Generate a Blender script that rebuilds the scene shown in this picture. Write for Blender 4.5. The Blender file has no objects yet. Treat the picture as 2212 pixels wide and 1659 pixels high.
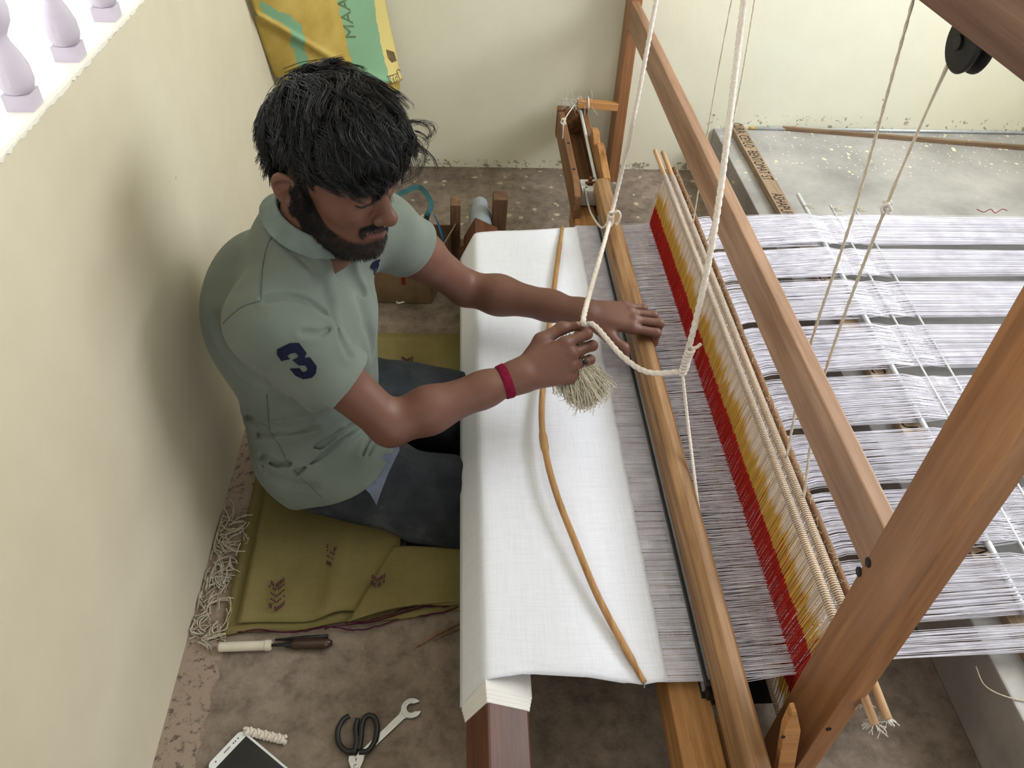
import bpy, bmesh, math, random
import numpy as np
from mathutils import Vector, Matrix, Euler

random.seed(7)
rng = np.random.default_rng(7)
scene = bpy.context.scene
COL = scene.collection

# ------------------------------------------------------------------ camera
FPX, CX, CY, IMG_W = 1736.0, 1106.0, 829.5, 2212.0
CAM_H = 1.4
def _unit(v): return v / np.linalg.norm(v)
_ay = _unit(np.array([(995 - CX) / FPX, -(-770 - CY) / FPX, -1.0]))     # depth axis seen by the camera
_az = -_unit(np.array([(1005 - CX) / FPX, -(2720 - CY) / FPX, -1.0]))   # vertical axis seen by the camera
_az = _unit(_az - _ay * _ay.dot(_az))
_ax = np.cross(_ay, _az)
CAM_R = np.array([_ax, _ay, _az])
cam_data = bpy.data.cameras.new('camera')
cam_data.sensor_width = 36.0
cam_data.lens = FPX / IMG_W * 36.0
cam_data.clip_start = 0.02
camera = bpy.data.objects.new('camera', cam_data)
COL.objects.link(camera)
_m = Matrix([[*CAM_R[0], 0], [*CAM_R[1], 0], [*CAM_R[2], CAM_H], [0, 0, 0, 1]])
camera.matrix_world = _m
scene.camera = camera

# ------------------------------------------------------------------ world, lights, exposure
world = bpy.data.worlds.new('daylight'); scene.world = world
world.use_nodes = True
bg = world.node_tree.nodes['Background']
bg.inputs[0].default_value = (0.93, 0.96, 1.0, 1)
bg.inputs[1].default_value = 3.0
scene.view_settings.view_transform = 'Standard'
scene.view_settings.look = 'None'
scene.view_settings.gamma = 1.0
scene.view_settings.use_curve_mapping = False
scene.view_settings.exposure = 0.0

ROOM_X0, ROOM_X1, ROOM_Y0, ROOM_Y1, ROOM_Z = -0.519, 2.35, -1.9, 2.688, 2.85
WIN_R = (0.7, 2.6, 1.25, 2.65)      # window of the right wall: y0, y1, z0, z1
DOOR_N = (0.4, 1.9, 0.2, 2.2)      # doorway behind the photographer: x0, x1, z0, z1
WIN_L = (-0.6, 1.95, 0.955, 1.42)   # balustrade window of the left wall

def daylight(name, loc, rot, sx, sy, energy, color):
    l = bpy.data.lights.new(name, 'AREA'); l.shape = 'RECTANGLE'; l.size = sx; l.size_y = sy
    l.energy = energy; l.color = color
    o = bpy.data.objects.new(name, l); COL.objects.link(o)
    o.location = loc; o.rotation_euler = rot
    return o
daylight('window_daylight', (ROOM_X1 + 0.1, (WIN_R[0] + WIN_R[1]) / 2, (WIN_R[2] + WIN_R[3]) / 2),
         (0, math.radians(90), 0), WIN_R[3] - WIN_R[2], WIN_R[1] - WIN_R[0], 74, (0.92, 0.955, 1.0))
daylight('doorway_daylight', ((DOOR_N[0] + DOOR_N[1]) / 2, ROOM_Y0 - 0.1, (DOOR_N[2] + DOOR_N[3]) / 2),
         (math.radians(90), 0, 0), DOOR_N[1] - DOOR_N[0], DOOR_N[3] - DOOR_N[2], 1.5, (0.95, 0.97, 1.0))

# ------------------------------------------------------------------ pixel rays of the survey (to read sizes off the photo planes)
def ray(u, v):
    d = CAM_R @ np.array([(u - CX) / FPX, -(v - CY) / FPX, -1.0])
    return d
def at(u, v, x=None, y=None, z=None):
    d = ray(u, v)
    t = x / d[0] if x is not None else y / d[1] if y is not None else (z - CAM_H) / d[2]
    p = d * t; p[2] += CAM_H
    return p

# ------------------------------------------------------------------ object helpers
def tag(o, label=None, cat=None, group=None, kind=None):
    if label: o['label'] = label
    if cat: o['category'] = cat
    if group: o['group'] = group
    if kind: o['kind'] = kind
    return o
def empty(name, loc, label, cat, group=None, rz=0.0):
    o = bpy.data.objects.new(name, None); COL.objects.link(o)
    o.empty_display_size = 0.05
    o.location = loc; o.rotation_euler = (0, 0, rz)
    bpy.context.view_layer.update()
    return tag(o, label, cat, group)

class MB:
    """collects shapes (world coordinates) for one mesh"""
    def __init__(s): s.v = []; s.f = []; s.n = 0
    def add(s, verts, faces):
        s.v.extend([tuple(map(float, p)) for p in verts])
        s.f.extend([tuple(i + s.n for i in f) for f in faces]); s.n += len(verts)
        return s
    def box(s, lo, hi, rot=None, piv=None):
        x0, y0, z0 = lo; x1, y1, z1 = hi
        vs = [Vector(p) for p in ((x0,y0,z0),(x1,y0,z0),(x1,y1,z0),(x0,y1,z0),(x0,y0,z1),(x1,y0,z1),(x1,y1,z1),(x0,y1,z1))]
        if rot is not None:
            c = Vector(piv) if piv is not None else Vector(((x0+x1)/2,(y0+y1)/2,(z0+z1)/2))
            R = Euler(rot).to_matrix()
            vs = [R @ (p - c) + c for p in vs]
        return s.add(vs, [(0,3,2,1),(4,5,6,7),(0,1,5,4),(1,2,6,5),(2,3,7,6),(3,0,4,7)])
    def prism(s, poly, a, b, axis):
        """2D polygon extruded along axis from a to b; poly in the other two axes (cyclic order y,z / z,x / x,y)"""
        n = len(poly); vs = []
        for t in (a, b):
            for p in poly:
                vs.append({'x': (t, p[0], p[1]), 'y': (p[1], t, p[0]), 'z': (p[0], p[1], t)}[axis])
        fs = [tuple(range(n))[::-1], tuple(range(n, 2*n))] + [(i, (i+1) % n, n + (i+1) % n, n + i) for i in range(n)]
        return s.add(vs, fs)
    def tube(s, path, r, sides=8, cap=True, lobes=0, twist=0.0, amp=0.0, flat=None):
        path = [Vector(p) for p in path]; n = len(path)
        rs = r if hasattr(r, '__len__') else [r] * n
        vs = []; up = None; acc = 0.0
        for i, p in enumerate(path):
            t = (path[min(i+1, n-1)] - path[max(i-1, 0)])
            t = t.normalized() if t.length > 1e-9 else Vector((0,0,1))
            if up is None:
                up = Vector((0,0,1)) if abs(t.z) < 0.9 else Vector((1,0,0))
            up = (up - t * up.dot(t)).normalized()
            sd = t.cross(up)
            if i: acc += (path[i] - path[i-1]).length
            for k in range(sides):
                a = 2 * math.pi * k / sides
                rr = rs[i] * (1 + (amp * math.cos(lobes * a + twist * acc) if lobes else 0))
                ca, sa = math.cos(a) * rr, math.sin(a) * rr
                if flat: sa *= flat
                vs.append(p + sd * ca + up * sa)
        fs = []
        for i in range(n - 1):
            for k in range(sides):
                a, b = i * sides + k, i * sides + (k + 1) % sides
                fs.append((a, b, b + sides, a + sides))
        if cap:
            fs.append(tuple(range(sides))[::-1]); fs.append(tuple(range((n-1)*sides, n*sides)))
        return s.add(vs, fs)
    def cyl(s, a, b, r, sides=16, r2=None): return s.tube([a, b], [r, r if r2 is None else r2], sides)
    def lathe(s, base, profile, sides=16, axis=(0,0,1)):
        ax = Vector(axis).normalized()
        u = Vector((1,0,0)) if abs(ax.x) < 0.9 else Vector((0,1,0))
        u = (u - ax * u.dot(ax)).normalized(); w = ax.cross(u); base = Vector(base); vs = []; fs = []
        for r, h in profile:
            for k in range(sides):
                a = 2 * math.pi * k / sides
                vs.append(base + ax * h + (u * math.cos(a) + w * math.sin(a)) * r)
        for i in range(len(profile) - 1):
            for k in range(sides):
                a, b = i * sides + k, i * sides + (k + 1) % sides
                fs.append((a, b, b + sides, a + sides))
        fs.append(tuple(range(sides))[::-1]); fs.append(tuple(range((len(profile)-1)*sides, len(profile)*sides)))
        return s.add(vs, fs)
    def build(s, name, m, parent=None, smooth=False, bevel=0.0, bsegs=2):
        me = bpy.data.meshes.new(name)
        me.from_pydata(s.v, [], s.f); me.update()
        bmx = bmesh.new(); bmx.from_mesh(me)
        bmesh.ops.recalc_face_normals(bmx, faces=bmx.faces)
        if bevel > 0:
            eds = [e for e in bmx.edges if len(e.link_faces) == 2 and e.calc_face_angle(0) > 0.6]
            bmesh.ops.bevel(bmx, geom=eds, offset=bevel, segments=bsegs, affect='EDGES', profile=0.6, clamp_overlap=True)
        bmx.to_mesh(me); bmx.free()
        if smooth:
            me.polygons.foreach_set('use_smooth', [True] * len(me.polygons))
        return link(name, me, m, parent)
def link(name, me, m, parent=None):
    o = bpy.data.objects.new(name, me); COL.objects.link(o)
    if m is not None:
        for mm in (m if isinstance(m, (list, tuple)) else [m]): me.materials.append(mm)
    if parent is not None: adopt(o, parent)
    return o
def adopt(o, parent):
    bpy.context.view_layer.update()
    o.parent = parent
    o.matrix_parent_inverse = parent.matrix_world.inverted()
def spline(pts, n):
    """Catmull-Rom through pts, n samples"""
    P = [np.array(p, float) for p in pts]; P = [2*P[0]-P[1]] + P + [2*P[-1]-P[-2]]
    out = []; m = len(P) - 3
    for i in range(n):
        t = i / (n - 1) * m; k = min(int(t), m - 1); t -= k
        a, b, c, d = P[k:k+4]
        out.append(0.5 * ((2*b) + (c-a)*t + (2*a-5*b+4*c-d)*t*t + (-a+3*b-3*c+d)*t**3))
    return out

# ------------------------------------------------------------------ materials
def srgb(r, g, b):
    f = lambda c: (c/255)/12.92 if c/255 <= 0.04045 else (((c/255)+0.055)/1.055)**2.4
    return (f(r), f(g), f(b), 1)
class NT:
    def __init__(s, name):
        s.m = bpy.data.materials.new(name); s.m.use_nodes = True
        s.t = s.m.node_tree; s.b = s.t.nodes['Principled BSDF']; s.n = s.t.nodes; s.l = s.t.links
        s.co = s.n.new('ShaderNodeTexCoord')
    def lk(s, a, b): s.l.new(a, b)
    def mapping(s, scale=(1,1,1), rot=(0,0,0), loc=(0,0,0), src='Object'):
        m = s.n.new('ShaderNodeMapping'); m.inputs['Scale'].default_value = scale
        m.inputs['Rotation'].default_value = rot; m.inputs['Location'].default_value = loc
        s.lk(s.co.outputs[src], m.inputs[0]); return m.outputs[0]
    def noise(s, vec, scale, detail=4, rough=0.55, dist=0.0):
        t = s.n.new('ShaderNodeTexNoise'); t.inputs['Scale'].default_value = scale
        t.inputs['Detail'].default_value = detail; t.inputs['Roughness'].default_value = rough
        t.inputs['Distortion'].default_value = dist
        s.lk(vec, t.inputs['Vector']); return t.outputs['Fac']
    def voronoi(s, vec, scale, feature='F1', rand=1.0):
        t = s.n.new('ShaderNodeTexVoronoi'); t.inputs['Scale'].default_value = scale; t.feature = feature
        t.inputs['Randomness'].default_value = rand
        s.lk(vec, t.inputs['Vector']); return t.outputs['Distance']
    def ramp(s, fac, stops, interp='LINEAR'):
        r = s.n.new('ShaderNodeValToRGB'); r.color_ramp.interpolation = interp
        e = r.color_ramp.elements
        while len(e) < len(stops): e.new(0.5)
        for el, (p, c) in zip(e, stops):
            el.position = p; el.color = c if len(c) == 4 else (*c, 1)
        s.lk(fac, r.inputs[0]); return r.outputs[0]
    def mix(s, fac, a, b, mode='MIX'):
        m = s.n.new('ShaderNodeMix'); m.data_type = 'RGBA'; m.blend_type = mode
        for i, x in ((0, fac), (6, a), (7, b)):
            if isinstance(x, (int, float)): m.inputs[i].default_value = x
            elif isinstance(x, tuple): m.inputs[i].default_value = x
            else: s.lk(x, m.inputs[i])
        return m.outputs[2]
    def math(s, op, a, b=0.0, c=0.0):
        m = s.n.new('ShaderNodeMath'); m.operation = op
        for i, x in enumerate((a, b, c)):
            if isinstance(x, (int, float)): m.inputs[i].default_value = x
            else: s.lk(x, m.inputs[i])
        return m.outputs[0]
    def sep(s, vec):
        m = s.n.new('ShaderNodeSeparateXYZ'); s.lk(vec, m.inputs[0]); return m.outputs
    def bump(s, h, strength=0.3, dist=0.01):
        b = s.n.new('ShaderNodeBump'); b.inputs['Strength'].default_value = strength
        b.inputs['Distance'].default_value = dist
        s.lk(h, b.inputs['Height']); s.lk(b.outputs[0], s.b.inputs['Normal'])
    def out(s, color, rough=0.6, spec=0.3, metal=0.0, **kw):
        if isinstance(color, tuple): s.b.inputs['Base Color'].default_value = color
        else: s.lk(color, s.b.inputs['Base Color'])
        if isinstance(rough, (int, float)): s.b.inputs['Roughness'].default_value = rough
        else: s.lk(rough, s.b.inputs['Roughness'])
        s.b.inputs['Specular IOR Level'].default_value = spec
        s.b.inputs['Metallic'].default_value = metal
        for k, v in kw.items(): s.b.inputs[k].default_value = v
        return s.m
BLK, WHT = (0,0,0,1), (1,1,1,1)
def plain(name, col, rough=0.5, spec=0.3, metal=0.0, var=0.12, scale=40.0):
    t = NT(name); n = t.noise(t.mapping(), scale, 3)
    dark = tuple(c * (1 - var) for c in col[:3]) + (1,); light = tuple(min(1, c * (1 + var)) for c in col[:3]) + (1,)
    return t.out(t.ramp(n, [(0.3, dark), (0.7, light)]), rough, spec, metal)
def wood(name, dark, mid, light, axis='y', rough=0.55, scale=1.0, knots=0.3, spec=0.25):
    t = NT(name)
    st = {'x': (0.05, 1, 1), 'y': (1, 0.05, 1), 'z': (1, 1, 0.05)}[axis]
    v = t.mapping(tuple(a * scale for a in st))
    g1 = t.noise(v, 26, 6, 0.62, 0.9); g2 = t.noise(v, 130, 4, 0.7)
    v2 = t.mapping(tuple((a * 0.4 + 0.6) * scale if a < 1 else scale for a in st))
    blot = t.noise(v2, 5, 4, 0.6)
    c = t.ramp(g1, [(0.25, dark), (0.5, mid), (0.75, light)])
    c = t.mix(0.35, c, t.ramp(g2, [(0.35, (0.45,0.45,0.45,1)), (0.65, (1.1,1.1,1.1,1))]), 'MULTIPLY')
    c = t.mix(knots, c, t.ramp(blot, [(0.3, (0.45,0.38,0.33,1)), (0.62, WHT)]), 'MULTIPLY')
    t.bump(t.math('ADD', g1, t.math('MULTIPLY', g2, 0.5)), 0.12, 0.004)
    return t.out(c, rough, spec)
def wall_paint(name, base, alt, scuff, spots=True):
    t = NT(name); v = t.mapping()
    big = t.noise(v, 1.3, 5, 0.6); mid = t.noise(v, 9, 5, 0.6); fine = t.noise(v, 140, 3)
    c = t.ramp(big, [(0.35, base), (0.65, alt)])
    c = t.mix(0.10, c, t.ramp(mid, [(0.3, scuff), (0.7, WHT)]), 'MULTIPLY')
    if spots:
        sp = t.voronoi(v, 9.0); gate = t.noise(v, 3.1, 2)
        m = t.math('MULTIPLY', t.math('LESS_THAN', sp, 0.035), t.math('GREATER_THAN', gate, 0.55))
        c = t.mix(t.math('MULTIPLY', m, 0.6), c, srgb(112, 100, 78))
    # scraped plaster just above the floor line
    zz = t.sep(v)[2]
    t.bump(t.math('ADD', t.math('MULTIPLY', mid, 0.8), t.math('MULTIPLY', fine, 0.15)), 0.25, 0.006)
    return t, c, zz, mid
M = {}
t, c, zz, mid = wall_paint('cream_limewash', srgb(203, 194, 171), srgb(213, 205, 183), srgb(186, 172, 140))
M['wall_left'] = t.out(c, 0.62, 0.3)
t, c, zz, mid = wall_paint('pale_green_limewash', srgb(236, 232, 210), srgb(230, 231, 214), srgb(208, 202, 174))
v = t.mapping(); edge = t.noise(v, 38, 5, 0.7)
low = t.math('MULTIPLY', t.math('LESS_THAN', zz, 0.03), t.math('GREATER_THAN', edge, 0.56))
low2 = t.math('MULTIPLY', t.math('LESS_THAN', t.math('ABSOLUTE', t.math('SUBTRACT', zz, 0.185)), 0.03), t.math('GREATER_THAN', edge, 0.6))
wx_ = t.math('GREATER_THAN', t.sep(v)[0], 0.86)
low = t.math('MULTIPLY', low, t.math('SUBTRACT', 1.0, wx_)); low2 = t.math('MULTIPLY', low2, wx_)
c = t.mix(t.math('MULTIPLY', t.math('MAXIMUM', low, low2), 0.75), c, srgb(120, 110, 92))
M['wall_back'] = t.out(c, 0.6, 0.3)
M['dim_wall'] = plain('dim_brown_wall', srgb(120, 104, 88), 0.9, 0.1, var=0.1, scale=4)  # unseen front wall, coloured dark to cut the fill light
M['baluster'] = plain('shaded_white_plaster', srgb(196, 188, 200), 0.85, 0.1, var=0.06, scale=20)  # white plaster; the lilac-grey of its shaded room side is in the colour
M['lath'] = wood('dull_lath_wood', srgb(104, 84, 64), srgb(140, 115, 90), srgb(158, 134, 108), 'x', 0.6)
M['plaster'] = plain('white_plaster', srgb(232, 228, 216), 0.8, 0.2, var=0.05, scale=6)

t = NT('brown_concrete_floor'); v = t.mapping()
n1 = t.noise(v, 3.2, 6, 0.65); n2 = t.noise(v, 24, 6, 0.7); n3 = t.noise(v, 150, 3)
c = t.ramp(n1, [(0.3, srgb(108, 96, 86)), (0.5, srgb(134, 121, 109)), (0.7, srgb(156, 143, 131))])
c = t.mix(0.55, c, t.ramp(n2, [(0.34, (0.30,0.27,0.24,1)), (0.50, (0.88,0.87,0.86,1)), (0.66, (1.35,1.32,1.28,1))]), 'MULTIPLY')
c = t.mix(0.25, c, t.ramp(n3, [(0.3, (0.6,0.6,0.6,1)), (0.7, WHT)]), 'MULTIPLY')
sx, sy, sz = t.sep(v)
# flaked pinkish strip under the left wall
edge = t.math('ADD', sx, t.math('MULTIPLY', n2, 0.05))
strip = t.math('LESS_THAN', edge, -0.425)
pk = t.ramp(t.noise(v, 60, 5, 0.7), [(0.38, srgb(96, 84, 74)), (0.47, srgb(158, 140, 126))])
c = t.mix(t.math('MULTIPLY', strip, 0.85), c, pk)
# paint drips below the back wall
sp = t.voronoi(t.mapping((1,1,1),(0,0,0),(5,2,0)), 21, 'F1'); near = t.math('GREATER_THAN', t.math('ADD', sy, t.math('MULTIPLY', n1, 0.5)), 2.45)
c = t.mix(t.math('MULTIPLY', t.math('MULTIPLY', t.math('LESS_THAN', sp, t.math('SUBTRACT', t.math('MULTIPLY', n2, 0.7), 0.19)), near), 0.6), c, srgb(206, 194, 166))
t.bump(t.math('ADD', n2, t.math('MULTIPLY', n3, 0.4)), 0.35, 0.006)
M['floor'] = t.out(c, 0.75, 0.25)

t = NT('grey_cement_platform'); v = t.mapping()
n1 = t.noise(v, 4, 6, 0.6); n2 = t.noise(v, 60, 4)
c = t.ramp(n1, [(0.3, srgb(140, 138, 136)), (0.55, srgb(168, 166, 164)), (0.75, srgb(186, 182, 178))])
c = t.mix(0.2, c, t.ramp(n2, [(0.3, (0.6,0.6,0.6,1)), (0.7, WHT)]), 'MULTIPLY')
sx, sy, sz = t.sep(v)
big = t.voronoi(v, 22, 'SMOOTH_F1'); sm = t.voronoi(t.mapping(loc=(3,1,2)), 50, 'SMOOTH_F1')
gate = t.noise(v, 2.5, 3)
near = t.math('GREATER_THAN', t.math('ADD', sy, t.math('MULTIPLY', gate, 0.7)), 2.74)
dots = t.math('MULTIPLY', t.math('MAXIMUM', t.math('LESS_THAN', big, 0.13), t.math('LESS_THAN', sm, 0.14)), near)
c = t.mix(t.math('MULTIPLY', dots, 0.85), c, srgb(232, 228, 196))
t.bump(t.math('ADD', n1, t.math('MULTIPLY', n2, 0.2)), 0.2, 0.006)
M['platform'] = t.out(c, 0.55, 0.35)
M['pit'] = plain('dark_cement_pit', srgb(116, 112, 108), 0.8, 0.2, var=0.25, scale=9)

M['teak'] = wood('teak_frame', srgb(120, 79, 49), srgb(160, 112, 74), srgb(184, 138, 98), 'z', 0.42, 1.0, 0.35, 0.4)
M['teak_y'] = wood('teak_rail', srgb(128, 94, 72), srgb(172, 134, 108), srgb(194, 160, 134), 'y', 0.45, 1.0, 0.45, 0.35)
M['teak_x'] = wood('teak_crossbar', srgb(150, 98, 54), srgb(196, 142, 88), srgb(216, 166, 112), 'x', 0.45)
M['oak_y'] = wood('worn_beater_wood', srgb(104, 74, 48), srgb(160, 122, 84), srgb(192, 156, 116), 'y', 0.5, 1.2, 0.5)
M['race_y'] = wood('honey_race_wood', srgb(126, 84, 46), srgb(182, 132, 82), srgb(208, 164, 110), 'y', 0.45, 1.5, 0.35)
M['brown_y'] = wood('brown_box_wood', srgb(86, 60, 40), srgb(136, 98, 68), srgb(164, 124, 90), 'y', 0.6, 1.0, 0.5)
M['brown_z'] = wood('brown_upright_wood', srgb(70, 50, 38), srgb(112, 84, 64), srgb(146, 116, 92), 'z', 0.7, 1.0, 0.5)
M['rosewood'] = wood('dark_beam_wood', srgb(64, 36, 24), srgb(96, 58, 40), srgb(122, 78, 54), 'y', 0.4, 1.0, 0.3, 0.4)
M['overhead'] = wood('rough_overhead_beam', srgb(84, 62, 52), srgb(118, 90, 76), srgb(142, 112, 94), 'y', 0.75, 0.7, 0.4)
M['bamboo'] = wood('bamboo_temple', srgb(140, 100, 58), srgb(184, 142, 94), srgb(206, 168, 118), 'y', 0.5, 2.0, 0.3)
M['strip'] = wood('stencilled_batten_wood', srgb(128, 108, 88), srgb(164, 142, 118), srgb(184, 164, 140), 'y', 0.7, 1.0, 0.3)
M['bar_y'] = wood('pale_heddle_bar', srgb(160, 120, 84), srgb(204, 166, 128), srgb(224, 192, 156), 'y', 0.55, 2.0, 0.2)
M['steel'] = plain('bright_steel', srgb(190, 192, 196), 0.28, 0.5, 1.0, 0.08, 60)
M['alu'] = plain('galvanised_rod', srgb(206, 212, 220), 0.4, 0.5, 0.5, 0.1, 50)
M['iron'] = plain('dark_iron', srgb(52, 50, 52), 0.5, 0.4, 0.6, 0.3, 90)
M['rust'] = plain('rusty_bolt', srgb(112, 70, 48), 0.8, 0.2, 0.2, 0.4, 120)
M['white_plastic'] = plain('white_plastic', srgb(226, 230, 232), 0.4, 0.4, 0, 0.03)
M['grey_pvc'] = plain('grey_pvc', srgb(142, 150, 160), 0.45, 0.4, 0, 0.06, 12)
M['black_plastic'] = plain('black_plastic', srgb(26, 27, 29), 0.4, 0.45, 0, 0.2)
M['black_rubber'] = plain('black_pulley', srgb(30, 28, 27), 0.55, 0.3, 0, 0.25)
M['ink'] = plain('black_stencil_ink', srgb(44, 38, 34), 0.8, 0.1, 0, 0.3, 200)
M['navy'] = plain('navy_felt_patch', srgb(30, 32, 52), 0.95, 0.05, 0, 0.3, 260)
def cord(name, col, scale=260):
    t = NT(name); v = t.mapping(); n = t.noise(v, scale, 3, 0.7); n2 = t.noise(v, 30, 3)
    c = t.ramp(n, [(0.3, tuple(x*0.78 for x in col[:3]) + (1,)), (0.65, col)])
    c = t.mix(0.3, c, t.ramp(n2, [(0.3, (0.75,0.7,0.62,1)), (0.6, WHT)]), 'MULTIPLY')
    t.bump(n, 0.5, 0.002); return t.out(c, 0.9, 0.1)
M['rope'] = cord('cotton_rope', srgb(238, 229, 220))
M['string'] = cord('cotton_string', srgb(208, 198, 180))
M['cotton'] = cord('raw_cotton_tuft', srgb(236, 228, 208), 120)
M['lint'] = cord('white_lint', srgb(236, 232, 228), 200)
# ================================================================== THE SETTING
def structure(o, label=None): return tag(o, label, None, None, 'structure')
FLOOR_X0, FLOOR_X1, FY0, FY1 = ROOM_X0, ROOM_X1, ROOM_Y0, ROOM_Y1
# floor with the weaver's pit (a trench for the legs and a treadle pit under the heddles)
PIT = [(-0.12, 0.42, 0.955, 1.49), (0.42, 0.71, 0.66, 1.86)]
PZ = -0.55
xs = sorted({FLOOR_X0, -0.12, 0.42, 0.71, FLOOR_X1}); ys = sorted({FY0, 0.66, 0.955, 1.49, 1.86, FY1})
def in_pit(x, y): return any(a < x < b and c < y < d for a, b, c, d in PIT)
mb = MB(); mp = MB()
for i in range(len(xs) - 1):
    for j in range(len(ys) - 1):
        x0, x1, y0, y1 = xs[i], xs[i+1], ys[j], ys[j+1]
        z = PZ if in_pit((x0+x1)/2, (y0+y1)/2) else 0.0
        (mp if z else mb).add([(x0,y0,z),(x1,y0,z),(x1,y1,z),(x0,y1,z)], [(0,1,2,3)])
        for (ax, ay, bx_, by) in ((x0,y0,x1,y0),(x1,y0,x1,y1),(x1,y1,x0,y1),(x0,y1,x0,y0)):
            if z:
                mx, my = (ax+bx_)/2, (ay+by)/2
                ox, oy = (mx + 0.01*(1 if bx_==ax and ax==x1 else -1 if bx_==ax else 0), my + 0.01*(1 if by==ay and ay==y1 else -1 if by==ay else 0))
                if not in_pit(ox, oy):
                    mp.add([(ax,ay,0),(bx_,by,0),(bx_,by,PZ),(ax,ay,PZ)], [(0,1,2,3)])
structure(mb.build('floor', M['floor']), 'brown stained concrete floor under the loom')
structure(mp.build('floor_pit', M['pit']), 'dark cement pit in the floor beneath the loom')
mb = MB(); mb.box((0.895, FY0, 0.0), (FLOOR_X1, FY1, 0.165))
structure(mb.build('floor_platform', M['platform'], bevel=0.004), 'raised grey cement platform splashed with pale paint')

def wall_with_opening(name, m, fixed, axis, lo, hi, op, zt, thick, label):
    """wall in plane x=fixed or y=fixed, opening op=(a0,a1,z0,z1)"""
    mb = MB(); a0, a1, z0, z1 = op
    def bx_(p0, p1, q0, q1):
        f0, f1 = sorted((fixed, fixed + thick))
        if axis == 'x': mb.box((f0, p0, q0), (f1, p1, q1))
        else: mb.box((p0, f0, q0), (p1, f1, q1))
    if z0 > 0: bx_(a0, a1, -0.02, z0)
    bx_(lo, a0, -0.02, zt); bx_(a1, hi, -0.02, zt); bx_(a0, a1, z1, zt)
    return structure(mb.build(name, m), label)
wall_with_opening('wall_left', M['wall_left'], ROOM_X0, 'x', ROOM_Y0 - .2, ROOM_Y1 + .2, WIN_L, ROOM_Z, -0.26, 'cream limewashed wall behind the weaver, below the bright window')
mb = MB(); mb.box((ROOM_X0 - .26, ROOM_Y1, -.02), (ROOM_X1 + .2, ROOM_Y1 + .2, ROOM_Z))
structure(mb.build('wall_back', M['wall_back']), 'pale greenish limewashed wall with scuffs above the floor')
wall_with_opening('wall_right', M['wall_back'], ROOM_X1, 'x', ROOM_Y0 - .2, ROOM_Y1, WIN_R, ROOM_Z, 0.2, 'limewashed wall to the right, outside the picture')
wall_with_opening('wall_front', M['dim_wall'], ROOM_Y0, 'y', ROOM_X0 - .26, ROOM_X1 + .2, (DOOR_N[0], DOOR_N[1], -0.02, DOOR_N[3]), ROOM_Z, -0.2, 'unseen brown wall with a doorway behind the photographer, darkened to cut fill light')
mb = MB(); mb.box((ROOM_X0 - .26, ROOM_Y0 - .2, ROOM_Z), (ROOM_X1 + .2, ROOM_Y1 + .2, ROOM_Z + .15))
structure(mb.build('ceiling', M['plaster']), 'plain white ceiling')

# window sill with a chipped edge, and the turned plaster balusters standing on it
mb = MB(); n = 340; vs = []; fs = []
for i in range(n + 1):
    y = WIN_L[0] + (WIN_L[1] - WIN_L[0]) * i / n
    e = ROOM_X0 + 0.0012 + rng.uniform(-.0006, .0010)
    vs += [(ROOM_X0 - .26, y, .956), (e - .004, y, .957), (e, y, .955 + rng.uniform(-.001, .0005)), (e, y, .950 + rng.uniform(-.002, .002)), (ROOM_X0 - .002, y, .947 + rng.uniform(-.002, .002))]
for i in range(n):
    for k in range(4):
        a = i * 5 + k; fs.append((a, a + 1, a + 6, a + 5))
mb.add(vs, fs)
structure(mb.build('trim_1', M['plaster']), 'white chipped window sill')
win = bpy.data.objects.new('window_1', None); COL.objects.link(win); win.location = (ROOM_X0 - .05, 0.7, .96)
structure(win, 'overexposed window closed by a row of white turned balusters')
BX = ROOM_X0 - 0.020
prof = [(.012, .020), (.017, .022), (.0215, .034), (.021, .050), (.016, .066), (.0105, .078), (.009, .086), (.012, .092), (.018, .102), (.0205, .116),
        (.019, .130), (.0125, .144), (.0095, .152), (.0125, .160), (.019, .170), (.021, .182), (.018, .197), (.012, .208)]
for k in range(-11, 6):
    y = 1.150 + k * 0.159
    if y < WIN_L[0] + .05 or y > WIN_L[1] - .05: continue
    mb = MB(); mb.box((BX - .016, y - .016, .956), (BX + .016, y + .016, .977))
    for zz_ in (0.0, 0.225):
        mb.lathe((BX, y, .956 + zz_), prof, 18)
        mb.box((BX - .018, y - .018, .956 + zz_ + .208), (BX + .018, y + .018, .956 + zz_ + .245))
    o = mb.build('baluster', M['baluster'], win, smooth=False)
    for q in o.data.polygons: q.use_smooth = len(q.vertices) == 4 and abs(q.normal.z) < .98 and not (abs(q.normal.x) > .999 or abs(q.normal.y) > .999)

# ================================================================== LOOM FRAME
ZW = 0.200                     # height of the warp
XF, XR = 0.324, 0.381          # fell of the cloth, reed
YN, YF = 0.605, 1.965          # near and far selvedge
frame = empty('loom_frame', (0.535, 0.59, 0), 'reddish teak loom frame of two posts joined by a long rail and an overhead beam', 'loom frame')
mb = MB(); mb.box((.520, .497, -.0), (.553, .589, 1.10)); mb.build('post', M['teak'], frame, bevel=.003)
mb = MB(); mb.box((.520, 2.592, 0), (.556, 2.682, 1.10)); mb.build('post', M['teak'], frame, bevel=.003)
mb = MB(); mb.box((.521, .585, .53), (.5455, 2.66, .612)); mb.build('rail', M['teak_y'], frame, bevel=.003)
mb = MB(); mb.box((.588, -.25, 1.083), (.70, 2.68, 1.205)); tag(mb.build('overhead_beam', M['overhead'], frame, bevel=.006), 'rough dark overhead beam across the upper right corner')
for yy in (.54, 2.635):
    mb = MB(); mb.box((.50, yy - .03, 1.03), (.80, yy + .03, 1.083)); mb.build('bracket', M['overhead'], frame, bevel=.004)
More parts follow.
